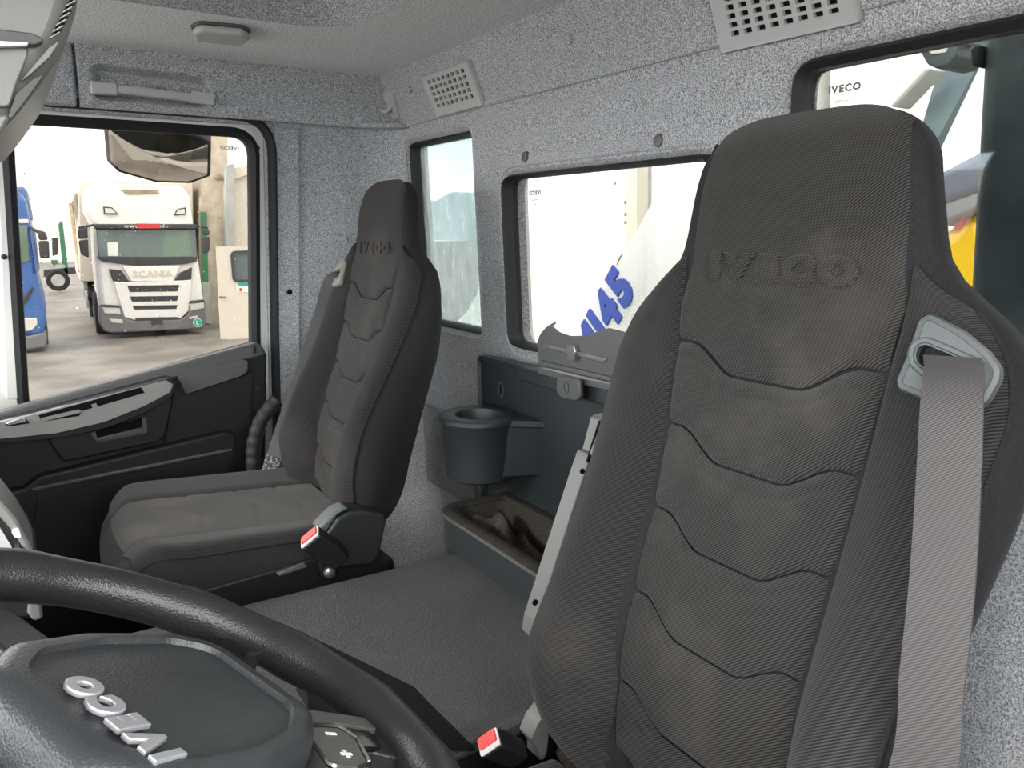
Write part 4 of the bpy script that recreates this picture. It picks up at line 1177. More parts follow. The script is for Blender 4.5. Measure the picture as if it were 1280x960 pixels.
# pad with shallow inner panel
pad_o = rpoly([(-0.052, -0.120), (0.060, -0.122), (0.080, -0.088), (0.088, -0.020), (0.080, 0.040), (0.052, 0.070), (-0.052, 0.070), (-0.086, 0.040), (-0.094, -0.025), (-0.080, -0.085)], 0.034, 9)
cen = Vector((-0.004, -0.025))
def pad_at(k, d):
    return [SW.p(cen.x + (a - cen.x) * k, cen.y + (b - cen.y) * k, d) for a, b in pad_o]
V, Fc = [], []
lv = [(0.97, -0.045), (1.0, -0.012), (1.0, 0.000), (0.985, 0.008), (0.95, 0.0135), (0.88, 0.0165), (0.80, 0.0168), (0.785, 0.0128), (0.72, 0.0125), (0.5, 0.0150), (0.25, 0.0165), (0.02, 0.017)]
for k, d in lv: V += pad_at(k, d)
N = len(pad_o)
for j in range(len(lv) - 1):
    for i in range(N):
        l = (i + 1) % N
        Fc.append([j * N + i, j * N + l, (j + 1) * N + l, (j + 1) * N + i])
Fc += [list(range(N))[::-1], list(range((len(lv) - 1) * N, len(lv) * N))]
pad_m = mk('airbag_cover', V, Fc, 'pad', wheel, smooth=60)
lgc = SW.ab(150, 897, 0.017)
letters('maker_letter', 'IVECO', lambda v: SW.p(lgc[0] + v.x, lgc[1] + v.y, 0.0172 + v.z), 0.0255, 'silver_letter', pad_m, ext=0.0010, bev=0.0008, bold=0.0014, stretch=0.93, gap=0.10)
# spokes
def spoke(ang, w0, w1, mat='leather'):
    a = math.radians(ang); u = Vector((math.cos(a), math.sin(a))); n = Vector((-u.y, u.x))
    pts = []
    for r_, w_ in ((0.085, w0), (0.14, w0 * 0.95), (0.175, w1), (0.200, w1 * 1.5)):
        pts.append((r_, w_))
    poly = [tuple(u * r_ + n * w_) for r_, w_ in pts] + [tuple(u * r_ - n * w_) for r_, w_ in pts[::-1]]
    return slab('spoke', SW, rpoly(poly, 0.008, 3), -0.024, -0.002, mat, wheel, bev=0.006, seg=3)
for ang in (-65, -115, 2, 178):
    s_ = spoke(ang, 0.019 if abs(ang) > 20 and abs(ang) < 150 else 0.020, 0.017 if abs(ang) < 150 and abs(ang) > 20 else 0.016)
    a = math.radians(ang); u = Vector((math.cos(a), math.sin(a))); n = Vector((-u.y, u.x))
    if ang in (-65, -115):
        o_ = -1 if ang == -115 else 1
        slab('gloss_inset', SW, rpoly([tuple(u * r_ + n * w_) for r_, w_ in ((0.118, 0.020), (0.180, 0.018), (0.186, 0.0), (0.182, -0.016), (0.122, -0.020))], 0.006, 3), -0.006, 0.0005, 'gloss_black', s_, bev=0.002)
    if ang == -115:
        slab('spoke_trim', SW, rpoly([tuple(u * r_ + n * w_) for r_, w_ in ((0.112, 0.030), (0.186, 0.024), (0.190, 0.006), (0.150, 0.012), (0.112, 0.006))], 0.004, 3), -0.01, 0.003, 'spoke', s_, bev=0.003)
        pc = [tuple(u * r_ + n * w_) for r_, w_ in ((0.118, 0.002), (0.152, 0.004), (0.160, -0.012), (0.154, -0.044), (0.138, -0.052), (0.118, -0.050))]
        bp_ = slab('button_pad', SW, rpoly(pc, 0.006, 3), -0.02, 0.004, 'spoke', s_, bev=0.003)
        ring('button_edge', SW, rpoly(pc, 0.006, 3), [(0.0, 0.002), (0.0012, 0.004), (0.0, 0.0055), (-0.0015, 0.004)], 'chrome', s_)
        for sy, ww in (('minus', -0.008), ('plus', -0.034)):
            c = u * 0.139 + n * ww
            bar = lambda nm, l, h: slab(nm, SW, [tuple(c + n * x + u * y) for x, y in ((-l, -h), (l, -h), (l, h), (-l, h))], 0.003, 0.0046, 'white_mark', s_)
            bar('volume_mark', 0.0012, 0.0045)
            if sy == 'plus': bar('volume_mark', 0.0045, 0.0012)
# back cover behind the pad and the open gaps
lathe('hub', WC - wn_ * 0.075, wn_, [(0.085, 0.0), (0.098, 0.02), (0.100, 0.045), (0.085, 0.055)], 'plastic_black', wheel, 32)
ring('back_frame', SW, [(0.150 * math.cos(a), 0.150 * math.sin(a) - 0.005) for a in np.linspace(0, 2 * math.pi, 49)[:-1]], [(0.0, -0.045), (0.0, -0.039), (-0.008, -0.039), (-0.008, -0.045)], 'plastic_black', wheel)

col = thing('steering_column', (0.0, 0.49, ZF), 'black steering column cowl with stalk levers', 'steering column')
d_ = -wn_
lathe('cowl', WC - wn_ * 0.08, d_, [(0.095, 0.0), (0.088, 0.06), (0.07, 0.16), (0.06, 0.30), (0.06, 0.84)], 'plastic_black', col, 28)
st = SW.p(0.03, -0.03, -0.07)
tube('stalk', smooth_path([SW.p(0.05, -0.06, -0.075), SW.p(0.075, -0.12, -0.065), SW.p(0.085, -0.155, -0.058)], 5), 0.010, 'plastic_black', col)
tube('stalk_knob', [SW.p(0.083, -0.150, -0.058), SW.p(0.086, -0.162, -0.056)], 0.0115, 'gloss_black', col)
tube('stalk', smooth_path([SW.p(0.06, 0.03, -0.075), SW.p(0.12, 0.06, -0.068), SW.p(0.19, 0.085, -0.06)], 5), 0.009, 'plastic_black', col)

# dash: block under the windscreen; a pale-rimmed switch panel shows past the wheel
DH = Plane((0, 0.92, 0), (1, 0, 0), (0, 0, 1))
dash = thing('dashboard', (-0.8, 1.1, ZF), 'dark dashboard with pale rimmed switch panel beyond the steering wheel', 'dashboard')
box('dash_body', (-1.28, 0.02, -0.95), (-0.30, 2.1, -0.28), 'plastic_dark', dash, bev=0.05, seg=4)  # unseen block raised and extended to shade the passenger cushion
sw_pts = DH.q([(-140, 560), (-40, 588), (0, 627), (22, 655), (38, 680), (47, 700), (52, 740), (48, 772), (42, 775), (-140, 775)])
pnl = slab('switch_panel', DH, sw_pts, -0.10, 0.0, 'plastic_dark', dash, bev=0.006)
slab('pale_rim', DH, DH.q([(-40, 584), (0, 624), (20, 648), (36, 676), (46, 699), (54, 772), (42, 776), (34, 765), (38, 720), (32, 690), (16, 664), (0, 646), (-40, 612)], 0.003), -0.08, 0.006, 'trim_silver', pnl, bev=0.003)
slab('mesh_inset', DH, DH.q([(-40, 622), (0, 660), (14, 682), (18, 705), (-40, 705)], 0.003), -0.01, 0.004, 'plastic_grey', pnl)
slab('switch', DH, rpoly(DH.q([(14, 664), (24, 662), (27, 672), (18, 671)], 0.012), 0.001, 2), 0.0, 0.014, 'ex_white', pnl, bev=0.001)
slab('vent_blade', DH, DH.q([(18, 684), (24, 684), (36, 697), (34, 700)], 0.010), 0.0, 0.012, 'steel', pnl)

# console edge and heater outlet right of the wheel
CP = Plane((0, 0.83, 0), (1, 0, 0), (0, 0, 1))
cons = thing('side_console', (0.25, 0.72, ZF), 'black side console with slotted outlet below the steering wheel', 'console')
slab('console_body', CP, rpoly(CP.q([(380, 800), (530, 872), (552, 895), (583, 925), (590, 930), (584, 934), (500, 930), (380, 880)]), 0.006, 4), -0.03, 0.012, 'plastic_black', cons, bev=0.010, seg=3)
OP2 = Plane(SW.p(0, 0, -0.16), SW.e1, SW.e2)
oo = OP2.inv(OP2.hit(500, 945))
slab('outlet_plate', OP2, [(oo[0] + x, oo[1] + y) for x, y in ((-0.06, -0.05), (0.06, -0.05), (0.06, 0.05), (-0.06, 0.05))], -0.01, 0.0, 'plastic_black', cons, bev=0.004)
for k in range(7):
    slab('outlet_slat', OP2, [(oo[0] + x, oo[1] - 0.038 + k * 0.011 + y) for x, y in ((-0.035, 0), (0.04, 0), (0.04, 0.004), (-0.035, 0.004))], 0.0, 0.008, 'plastic_mid', cons)
cw = OP2.hit(478, 938)
lathe('white_disc', cw, OP2.n, [(0.022, 0.0), (0.022, 0.008), (0.012, 0.012), (0.002, 0.012)], 'ex_white', cons, 20)  # plain white disc near the outlet slats

# ------------------------------------------------------------------ outside
ZG = -2.42
GR = Plane((0, 0, ZG), (1, 0, 0), (0, 1, 0))
g = box('ground', (-90, -60, ZG - 0.3), (160, 160, ZG), 'asphalt')
struct(g, 'wet grey-brown yard surface outside the cab', 'ground')

# own mirror hanging outside the passenger window
MP = Plane((0.35, 2.52, 0.15), (0.96, -0.28, 0), (-0.196, -0.672, 0.709))
mir = thing('side_mirror', MP.hit(200, 195), 'large kerb mirror hanging outside the passenger window', 'mirror')
mo = rpoly(MP.q([(129, 161), (133, 203), (148, 217), (195, 230), (238, 231), (263, 222), (264, 180), (246, 170), (200, 160), (150, 158)]), 0.012, 4)
mi = rpoly(MP.q([(135, 163), (138, 201), (151, 213), (196, 226), (236, 227), (259, 219), (260, 181), (244, 174), (200, 165), (155, 162)], 0.004), 0.012, 4)
slab('housing', MP, mo, -0.09, 0.0, 'rubber', mir, bev=0.012, seg=3)
cm = Vector((sum(a for a, b in mi) / len(mi), sum(b for a, b in mi) / len(mi)))
V, Fc = [], []
for k in np.linspace(1, 0.05, 9):
    V += [MP.p(cm.x + (a - cm.x) * k, cm.y + (b - cm.y) * k, 0.003 + 0.016 * (1 - k * k)) for a, b in mi]
N = len(mi)
for j in range(8):
    for i in range(N):
        l = (i + 1) % N
        Fc.append([j * N + i, j * N + l, (j + 1) * N + l, (j + 1) * N + i])
Fc.append(list(range(8 * N, 9 * N)))
mk('mirror_glass', V, Fc, 'ex_mirror', mir, smooth=80)
mc = MP.hit(205, 178, -0.05)
tube('arm', smooth_path([mc, mc + Vector((0.0, 0.06, 0.10)), mc + Vector((0.0, 0.08, 0.28)), mc + Vector((0.0, -0.02, 0.40)), mc + Vector((0.0, -0.28, 0.42))], 5), 0.022, 'rubber', mir)

# ---- white truck facing us
be = math.radians(3)
tdir = Vector((math.sin(be), math.cos(be), 0))        # from its nose to its tail
tpos = GR.hit(190, 421)
TF = Plane(tpos, (math.cos(be), -math.sin(be), 0), (0, 0, 1))
tk = thing('truck', tpos, 'white truck parked nose-on seen through the door window', 'truck')
def T(name, pts, d0, d1, mat, parent=None, bev=0.03, r=0.0):
    q_ = TF.q(pts, d1 if d1 > 0.3 or d1 < -0.3 else 0.0)
    return slab(name, TF, rpoly(q_, r, 3) if r else q_, d0, d1, mat, parent or tk, bev=bev)
cabb = T('cab', [(125, 390), (119, 330), (117, 284), (106, 262), (105, 240), (110, 230), (228, 231), (238, 245), (243, 284), (249, 326), (256, 380), (256, 392)], -2.1, -0.05, 'ex_white', bev=0.12)
T('roof_hatch', [(150, 236), (197, 237), (199, 242), (158, 243)], -0.2, -0.02, 'ex_wood', bev=0.01)
vis = T('sun_visor', [(117, 280), (244, 280), (245, 286), (118, 286)], -0.1, 0.12, 'ex_dark', bev=0.02)
T('banner', [(170, 279.5), (199, 279.5), (199, 285.5), (170, 285.5)], 0.11, 0.135, 'ex_red', vis, bev=0)
for nm, tx, xc in (('banner_text', 'www.', 165), ('banner_text', '.info', 203)):
    ca, cb_ = TF.ab(xc, 282.5)
    letters(nm, tx, lambda v: TF.p(ca + v.x, cb_ + v.y, 0.13 + v.z), 0.13, 'ex_white', vis, joined=True, ext=0.004, res=1)
T('windscreen', [(120, 286), (244, 286), (247, 322), (210, 326), (165, 326), (123, 322)], -0.05, 0.02, 'ex_glass', bev=0.02)
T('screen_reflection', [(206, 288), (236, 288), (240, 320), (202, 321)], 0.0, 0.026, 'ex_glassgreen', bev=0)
T('paper_sheet', [(134, 303), (147, 303), (148, 320), (135, 320)], 0.02, 0.032, 'ex_white', bev=0)
T('wiper_cowl', [(120, 321), (247, 321), (246, 327), (230, 330), (170, 332), (128, 327)], -0.05, 0.03, 'ex_dark', bev=0.01)
for nm, pts in (('marker_lamp', [(129, 258), (140, 259), (148, 268), (130, 268)]), ('marker_lamp', [(217, 269), (222, 261), (232, 259), (233, 268)])):
    q1 = T(nm, pts, -0.06, 0.0, 'ex_dark', bev=0.01)
    cxm = sum(p[0] for p in pts) / 4; cym = sum(p[1] for p in pts) / 4
    T('lamp_lens', [(cxm + (x - cxm) * 0.75, cym + (y - cym) * 0.65) for x, y in pts], -0.01, 0.012, 'ex_lamp', q1, bev=0)
for pts in ([(136, 336), (152, 338), (160, 350), (163, 352), (141, 351)], [(218, 351), (225, 341), (240, 334), (239, 349)]):
    T('corner_intake', pts, -0.05, 0.02, 'ex_dark', bev=0.01)
T('bonnet_panel', [(152, 332), (225, 332), (217, 352), (164, 352)], -0.05, 0.03, 'ex_white', bev=0.02)
ca, cb_ = TF.ab(191, 342)
letters('maker_letter', 'SCANIA', lambda v: TF.p(ca + v.x, cb_ + v.y, 0.035 + v.z), 0.20, 'ex_cream', tk, ext=0.012, bold=0.004, res=2, stretch=1.1)
T('grille_frame', [(142, 353), (239, 350), (236, 388), (226, 398), (168, 400), (155, 396)], -0.05, 0.03, 'ex_white', bev=0.02)
for y0, y1, x0, x1 in ((357, 365, 159, 224), (370.5, 377, 162, 223), (382, 387, 165, 222), (397, 402, 168, 223)):
    T('grille_slot', [(x0, y0), (x1, y0 - 1), (x1 - 2, y1 - 1), (x0 + 3, y1)], 0.0, 0.036, 'ex_dark', bev=0)
T('bumper', [(124, 381), (152, 382), (156, 397), (168, 401), (226, 399), (235, 392), (236, 376), (256, 374), (257, 408), (252, 411), (140, 416), (130, 414), (124, 404)], -0.6, 0.06, 'ex_grey', bev=0.04)
for pts in ([(127, 383), (149, 384), (151, 393), (130, 392)], [(237, 379), (254, 377), (255, 385), (238, 389)]):
    hl = T('headlamp', pts, 0.0, 0.09, 'ex_lamp', bev=0.03)
    T('lamp_edge', [(pts[0][0], pts[0][1] - 2.5), (pts[1][0], pts[1][1] - 2.5), (pts[1][0], pts[1][1]), (pts[0][0], pts[0][1])], 0.0, 0.10, 'ex_dark', hl, bev=0)
for pts in ([(136, 398), (152, 399), (154, 404), (140, 403)], [(236, 396), (247, 394), (247, 397), (236, 399)]):
    T('fog_lamp', pts, 0.03, 0.075, 'ex_lamp', bev=0.01)
T('plate_holder', [(188, 397), (202, 396), (203, 405), (189, 406)], 0.04, 0.075, 'ex_dark', bev=0.005)
# round green L sticker
lc = TF.ab(246.5, 403)
gs = slab('round_sticker', TF, [(lc[0] + 0.105 * math.cos(i * math.pi / 10), lc[1] + 0.105 * math.sin(i * math.pi / 10)) for i in range(20)], 0.055, 0.075, 'ex_white', tk)
slab('sticker_disc', TF, [(lc[0] + 0.088 * math.cos(i * math.pi / 10), lc[1] + 0.088 * math.sin(i * math.pi / 10)) for i in range(20)], 0.07, 0.08, 'ex_lgreen', gs)
letters('sticker_letter', 'L', lambda v: TF.p(lc[0] + v.x, lc[1] + v.y, 0.082 + v.z), 0.13, 'ex_white', gs, joined=True, ext=0.004, bold=0.006, res=1)
for pts in ([(97, 287), (109, 283), (110, 298), (98, 299)], [(98, 301), (110, 299), (111, 322), (101, 318)], [(253, 286), (261, 287), (261, 294), (254, 294)], [(253, 297), (262, 296), (261, 314), (254, 317)]):
    T('mirror', pts, -0.1, 0.12, 'ex_dark', bev=0.03)
tube('mirror_arm', [TF.p(*TF.ab(98, 285), 0.0), TF.p(*TF.ab(118, 281), 0.0)], 0.03, 'ex_dark', tk, n=6)
tube('mirror_arm', [TF.p(*TF.ab(260, 285), 0.0), TF.p(*TF.ab(244, 282), 0.0)], 0.03, 'ex_dark', tk, n=6)
for (px_, wd_) in ((132, 0.30), (243, 0.30)):
    a_ = TF.ab(px_, 421)[0]
    for dz_ in (-1.3, -5.5):
        c = TF.p(a_, 0.5, dz_)
        wv = lathe('wheel', c - TF.e1 * 0.15, TF.e1, [(0.30, 0.0), (0.48, 0.01), (0.50, 0.05), (0.50, 0.25), (0.48, 0.29), (0.30, 0.30)], 'ex_tyre', tk, 24)
        lathe('hub', c - TF.e1 * 0.16, TF.e1, [(0.06, 0.0), (0.26, 0.02), (0.28, 0.06)], 'ex_grey', wv, 16)
T('underside', [(140, 405), (236, 402), (236, 417), (140, 423)], -3.0, -0.9, 'ex_tyre', bev=0)  # dark block put in for the shadow beneath the truck
# its load body: stakes and tarpaulin along the visible side
T('load_body', [(97, 226), (241, 229), (243, 350), (100, 352)], -8.5, -2.4, 'ex_cream', bev=0.03)
la = TF.q([(97, 226)], -2.4)[0][0] - 0.02
SD = Plane(TF.p(la, 0, 0), -tdir, (0, 0, 1))       # side plane, normal to image left
if SD.n.dot(RT) > 0: SD = Plane(TF.p(la, 0, 0), tdir, (0, 0, 1))
s1 = 1 if SD.e1.dot(tdir) > 0 else -1
for k, L_ in enumerate((2.45, 3.3, 4.6, 6.2, 8.2)):
    slab('stake', SD, [(s1 * L_, 1.0), (s1 * (L_ + 0.12), 1.0), (s1 * (L_ + 0.12), 3.3), (s1 * L_, 3.3)], 0.0, 0.06, 'ex_wood' if k % 2 == 0 else 'ex_pillar', tk)
slab('side_board', SD, [(s1 * 2.5, 0.95), (s1 * 8.4, 0.95), (s1 * 8.4, 1.5), (s1 * 2.5, 1.5)], 0.0, 0.08, 'ex_rail', tk)
slab('side_guard', SD, [(s1 * 2.6, 0.5), (s1 * 7.5, 0.5), (s1 * 7.5, 0.65), (s1 * 2.6, 0.65)], 0.0, 0.06, 'ex_rail', tk)
tube('tarpaulin_pole', [SD.p(s1 * 8.4, 3.2, 0.1), SD.p(s1 * 2.8, 1.4, 0.1)], 0.06, 'ex_wood', tk, n=6)

# ---- blue truck at the frame's left edge
bpos = GR.hit(58, 440)
BF = Plane(bpos, (math.cos(be), -math.sin(be), 0), (0, 0, 1))
bt_ = thing('truck', bpos, 'blue truck cut off by the left door window edge', 'truck')
def B(name, pts, d0, d1, mat, parent=None, bev=0.03):
    return slab(name, BF, BF.q(pts, 0.0), d0, d1, mat, parent or bt_, bev=bev)
B('cab', [(-60, 418), (-60, 240), (15, 234), (26, 240), (33, 255), (37, 280), (42, 300), (46, 345), (54, 375), (57, 400), (55, 420)], -2.0, 0.0, 'ex_blue', bev=0.10)
B('roof_deflector', [(-40, 236), (15, 231), (29, 230), (33, 245), (38, 275), (-40, 275)], -2.6, -0.9, 'ex_bluedark', bev=0.06)
B('white_band', [(-40, 275), (35, 274), (36, 279), (-40, 279)], -0.05, 0.02, 'ex_white', bev=0.01)
B('windscreen', [(-40, 283), (34, 282), (38, 326), (30, 329), (-40, 330)], -0.05, 0.02, 'ex_glassgreen', bev=0.02)
B('corner_vent', [(26, 377), (40, 358), (42, 361), (34, 378), (27, 382)], -0.05, 0.02, 'ex_dark', bev=0.01)
B('headlamp', [(26, 398), (46, 397), (47, 406), (40, 413), (27, 415)], -0.05, 0.03, 'ex_lamp', bev=0.02)
B('bumper', [(-40, 424), (30, 421), (57, 415), (59, 424), (58, 434), (30, 438), (-40, 438)], -0.6, 0.05, 'ex_grey', bev=0.04)
B('door_pillar', [(37, 285), (42, 288), (48, 340), (45, 342)], -1.5, 0.03, 'ex_bluedark', bev=0.01)
for pts in ([(46, 287), (57, 290), (60, 300), (49, 300)], [(48, 301), (61, 301), (62, 323), (50, 322)]):
    B('mirror', pts, -0.1, 0.2, 'ex_dark', bev=0.03)
tube('mirror_arm', [BF.p(*BF.ab(37, 284), 0), BF.p(*BF.ab(48, 290), 0.05)], 0.03, 'ex_dark', bt_, n=6)
a_ = BF.ab(50, 440)[0]
lathe('wheel', BF.p(a_, 0.5, -1.2) - BF.e1 * 0.15, BF.e1, [(0.30, 0.0), (0.48, 0.01), (0.50, 0.05), (0.50, 0.25), (0.48, 0.29), (0.30, 0.30)], 'ex_tyre', bt_, 24)

# ---- further vehicles at the back of the yard
fpos = GR.hit(72, 365)
FP = Plane(fpos, (1, 0, 0), (0, 0, 1))
fv = thing('trailer', fpos, 'distant trailer with big tyre and green frame posts', 'trailer')
def wheel_at(px_, py_, r, pr):
    c = FP.hit(px_, py_)
    w_ = lathe('wheel', c, (0, -1, 0), [(r * 0.6, 0), (r * 0.95, 0.02), (r, 0.08), (r, 0.3), (r * 0.9, 0.35), (r * 0.5, 0.33)], 'ex_tyre', pr, 22)
    lathe('hub', c, (0, -1, 0), [(r * 0.15, 0.36), (r * 0.55, 0.37), (r * 0.58, 0.34)][::-1], 'ex_pillar', w_, 14)
wheel_at(72, 350, 0.42, fv)
slab('chassis', FP, FP.q([(55, 338), (95, 334), (95, 342), (55, 346)]), -0.6, 0.0, 'ex_dark', fv)
slab('green_post', FP, FP.q([(73, 280), (78, 275), (86, 342), (80, 342)]), -0.3, 0.0, 'ex_green', fv, bev=0.02)
slab('mudguard', FP, FP.q([(64, 332), (72, 327), (82, 332), (80, 335), (72, 330), (66, 336)]), -0.4, 0.05, 'ex_pillar', fv)
slab('lamp_box', FP, FP.q([(65, 298), (73, 297), (73, 318), (66, 320)]), -0.2, 0.0, 'ex_dark', fv)
slab('green_box', FP, FP.q([(64, 325), (72, 325), (72, 330), (64, 330)]), -0.2, 0.1, 'ex_green', fv)
hp_ = Plane((0, 70, 0), (1, 0, 0), (0, 0, 1))
tag(slab('shed', hp_, [(hp_.ab(-60, 287)[0], ZG), (hp_.ab(110, 287)[0], ZG), hp_.ab(110, 277), hp_.ab(60, 274), hp_.ab(-60, 280)], -8, 0, 'ex_white'), 'pale shed far behind the parked trucks', 'building')

# ---- building at the right of the door window, with doorway and open door leaf
bp0 = GR.hit(262, 405)
BL = Plane(bp0, (math.cos(be), -math.sin(be), 0), (0, 0, 1))
bl = thing('building', bp0, 'stuccoed yard building with a tall doorway beyond the white truck', 'building')
def L(name, pts, d0, d1, mat, parent=None, bev=0.0):
    return slab(name, BL, BL.q(pts, 0.0), d0, d1, mat, parent or bl, bev=bev)
L('wall', [(252, 405), (284, 414), (284, 150), (252, 150)], -3.0, 0.0, 'ex_wall')
L('upper_wall', [(252, 245), (340, 245), (340, 90), (252, 90)], -3.0, -0.02, 'ex_white')
L('green_panel', [(250, 265), (258, 265), (260, 352), (252, 352)], 0.0, 0.06, 'ex_green', bev=0.01)
L('pillar', [(279, 412), (291, 415), (291, 205), (279, 208)], -0.4, 0.25, 'ex_pillar', bev=0.02)
L('lintel', [(288, 212), (345, 192), (345, 205), (290, 226)], -0.3, 0.15, 'ex_cream', bev=0.02)
L('door_panel', [(291, 416), (345, 425), (345, 195), (291, 215)], -0.2, 0.02, 'ex_cream', bev=0.01)
lathe('wall_lamp', BL.p(*BL.ab(271, 220), 0.0), (0, -1, -0.3), [(0.04, 0), (0.09, 0.05), (0.09, 0.12), (0.02, 0.16)], 'ex_wood', bl, 12)
L('low_kerb', [(252, 352), (262, 352), (264, 405), (254, 403)], 0.0, 0.12, 'ex_pillar', bev=0.02)
dpos = GR.hit(292, 424)
DL = Plane(dpos, (math.cos(be), -math.sin(be), 0), (0, 0, 1))
dl = thing('door_leaf', dpos, 'cream metal door leaf with small window standing open in the yard', 'door')
hole_ = rpoly(DL.q([(290, 316), (330, 314), (332, 350), (293, 351)]), 0.08, 4)
slab('leaf', DL, DL.q([(270, 308), (335, 308), (337, 426), (276, 424)]), -0.06, 0.0, 'ex_cream', dl, holes=[hole_])
ring('window_rubber', DL, hole_, [(0.0, -0.02), (0.04, 0.0), (0.04, 0.03), (-0.02, 0.03)], 'ex_dark', dl)
slab('pane', DL, hole_, -0.04, -0.02, 'ex_glass', dl)
lf = slab('notice', DL, DL.q([(296, 352), (318, 352), (318, 365), (296, 365)]), 0.0, 0.012, 'ex_white', dl)
slab('notice_green', DL, DL.q([(297, 353.5), (318, 353.5), (318, 357), (297, 357)]), 0.01, 0.018, 'ex_lgreen', lf)
slab('notice_red', DL, DL.q([(299, 360), (302, 360), (302, 364), (299, 364)]), 0.01, 0.018, 'ex_red', lf)
tube('lever', [DL.p(*DL.ab(275, 371), 0.02), DL.p(*DL.ab(276, 371), 0.08), DL.p(*DL.ab(282, 371.5), 0.09)], 0.02, 'ex_grey', dl, n=8)

# ------------------------------------------------------------------ outside, behind the rear wall
def R_(x): return Plane((x, 0, 0), (0, -1, 0), (0, 0, 1))
# white load body right behind the cab, its lower corner flaring out
H1 = R_(2.2)
wb = thing('load_body', H1.hit(700, 500), 'white load body wall with rivets close behind the middle window', 'load body')
pts = H1.q([(625, -40), (606, 280), (600, 345), (593, 368), (582, 387), (568, 402), (552, 413), (520, 425), (480, 560), (803, 560), (803, -40)])
slab('front_wall', H1, pts, -3.0, 0.0, 'ex_white', wb, bev=0.03)
slab('corner_post', H1, H1.q([(790, -40), (803, -40), (803, 560), (790, 560)]), -0.05, 0.03, 'ex_cream', wb)
for (x, y) in ((769, 229), (784, 243), (782, 253), (782, 268), (782, 278), (785, 350), (767, 343), (787, 232)):
    lathe('rivet', H1.hit(x, y, 0.0), (-1, 0, 0), [(0.008, 0), (0.006, 0.006), (0.001, 0.008)], 'ex_wood', wb, 8)
tube('hose', smooth_path([H1.hit(x, y, 0.05) for x, y in ((782, 319), (777, 321), (774, 327), (772, 335))], 4), 0.008, 'ex_grey', wb, n=6)
# leaning white boom with blue figures along its lower edge
H2 = R_(1.95)
bm_ = thing('crane_boom', H2.hit(800, 400), 'leaning white boom with blue figures behind the middle window', 'boom')
slab('boom_side', H2, H2.q([(842, 205), (836, 215), (705, 445), (700, 460), (1000, 620), (1010, 205)]), -0.18, 0.0, 'ex_white', bm_, bev=0.01)
# figures run up along the boom's left edge
p0, p1 = Vector(H2.ab(728, 440, 0.006)), Vector(H2.ab(776, 352, 0.006))
ux = (p1 - p0).normalized(); uy = Vector((-ux.y, ux.x)) * 1
gl = glyphs('M145', 0.205, bold=0.013, ext=0.004, res=3, stretch=0.85)
sh = Vector(H2.ab(748, 399))
for vv, ff in gl:
    mk('figure', [H2.p(*(sh + ux * (v.x + 0.02) + uy * (v.y - 0.02)), 0.004 + v.z) for v in vv], ff, 'ex_lettering', bm_)
# grey building with glazing seen between body and boom
H3 = R_(9.0)
gb = thing('building', H3.hit(820, 500), 'grey building with blue glazing beyond the white load body', 'building')
slab('wall', H3, [H3.ab(770, 120), H3.ab(870, 100), (H3.ab(870, 400)[0], ZG), (H3.ab(770, 400)[0], ZG)], -2.0, 0.0, 'ex_pillar', gb)
for x0 in (818, 832):
    f_ = slab('window', H3, H3.q([(x0, 190), (x0 + 12, 188), (x0 + 12, 234), (x0, 236)]), 0.0, 0.05, 'ex_white', gb)
    slab('pane', H3, H3.q([(x0 + 1.5, 190), (x0 + 10.5, 189), (x0 + 10.5, 232), (x0 + 1.5, 234)]), 0.04, 0.06, 'ex_steelblue', f_)
slab('cornice', H3, H3.q([(790, 236), (830, 234), (830, 242), (790, 244)]), 0.0, 0.2, 'ex_cream', gb)
# behind the driver's window: intake stack, struts, lamp, white panel and yellow machine
H4 = R_(1.32)
ins = thing('intake_stack', H4.hit(1250, 400), 'blue grey upright intake stack outside the driver side rear window', 'intake stack')
slab('stack', H4, H4.q([(1225, 20), (1203, 420), (1330, 430), (1340, 10)]), -0.16, 0.0, 'ex_intake', ins, bev=0.03, seg=3)
slab('clip', H4, H4.q([(1216, 62), (1226, 55), (1225, 84), (1218, 84)]), -0.03, 0.01, 'rubber', ins, bev=0.004)
H5 = R_(2.4)
pn = thing('white_panel', H5.hit(1100, 300), 'white slanting body panel seen beside the driver headrest', 'panel')
slab('panel_face', H5, H5.q([(1255, 20), (1148, 245), (1175, 217), (1240, 190), (1260, 20)]), -0.2, 0.0, 'ex_white', pn)
slab('blue_frame', H5, H5.q([(1172, 90), (1225, 60), (1245, 40), (1163, 190), (1140, 200)], -0.3), -0.45, -0.3, 'ex_steelblue', pn)
slab('pale_strut', H5, H5.q([(1166, 87), (1174, 87), (1128, 136), (1122, 134)], -0.2), -0.25, -0.15, 'ex_pillar', pn, bev=0.01)
H6 = R_(3.0)
sky_body = thing('box_body', H6.hit(1100, 300), 'white box body standing behind the driver side rear window', 'box body')
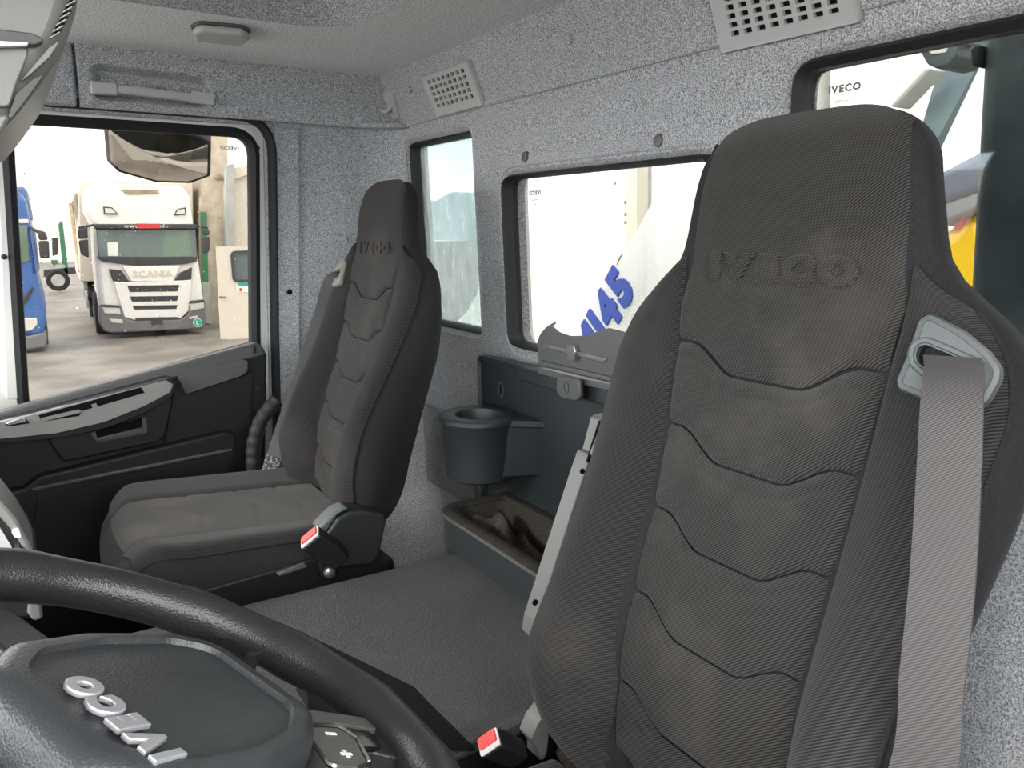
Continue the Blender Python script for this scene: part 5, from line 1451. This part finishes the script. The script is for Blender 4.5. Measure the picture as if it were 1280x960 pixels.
slab('side', H6, H6.q([(985, -30), (1200, -60), (1100, 420), (985, 420)]), -2.0, -0.3, 'ex_white', sky_body)
H7 = R_(1.55)
wl_ = thing('work_lamp', H7.hit(1170, 72), 'dark work lamp hanging at the top of the driver rear window', 'lamp')
slab('housing', H7, rpoly(H7.q([(1148, 62), (1158, 80), (1170, 86), (1186, 82), (1196, 70), (1196, 52), (1150, 52)]), 0.01, 4), -0.10, 0.0, 'ex_intake', wl_, bev=0.012, seg=3)
slab('lens', H7, rpoly(H7.q([(1160, 62), (1186, 58), (1184, 66), (1166, 68)]), 0.005, 3), -0.01, 0.004, 'ex_lamp', wl_, bev=0.002)
tube('bracket', [H7.hit(1185, 60, -0.05), H7.hit(1215, 50, -0.05), R_(1.42).hit(1240, 46)], 0.012, 'ex_steelblue', wl_, n=8)
H8 = R_(2.1)
ym = thing('yellow_machine', H8.hit(1200, 420), 'yellow machine with red stripe under a navy fender', 'machine')
slab('bonnet', H8, H8.q([(1140, 315), (1225, 258), (1240, 330), (1230, 420), (1140, 420)]), -0.8, 0.0, 'ex_yellow', ym, bev=0.03)
slab('red_stripe', H8, H8.q([(1193, 285), (1203, 262), (1211, 258), (1198, 287)], 0.01), -0.01, 0.012, 'ex_red', ym)
slab('navy_fender', H8, H8.q([(1160, 222), (1240, 180), (1240, 232), (1160, 262)], 0.05), -0.5, 0.05, 'ex_navy', ym, bev=0.02)
slab('grey_edge', H8, H8.q([(1160, 260), (1230, 236), (1230, 258), (1160, 284)], 0.05), -0.4, 0.04, 'ex_grey', ym, bev=0.01)
# hills on the horizon
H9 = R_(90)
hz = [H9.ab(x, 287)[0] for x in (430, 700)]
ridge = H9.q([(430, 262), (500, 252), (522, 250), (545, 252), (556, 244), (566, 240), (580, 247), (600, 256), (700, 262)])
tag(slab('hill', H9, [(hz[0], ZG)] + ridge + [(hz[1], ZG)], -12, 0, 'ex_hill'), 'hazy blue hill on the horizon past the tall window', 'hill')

# ------------------------------------------------------------------ lift everything so that the cab floor is at zero
for o in bpy.data.objects:
    if o.parent is None:
        o.location.z += LIFT
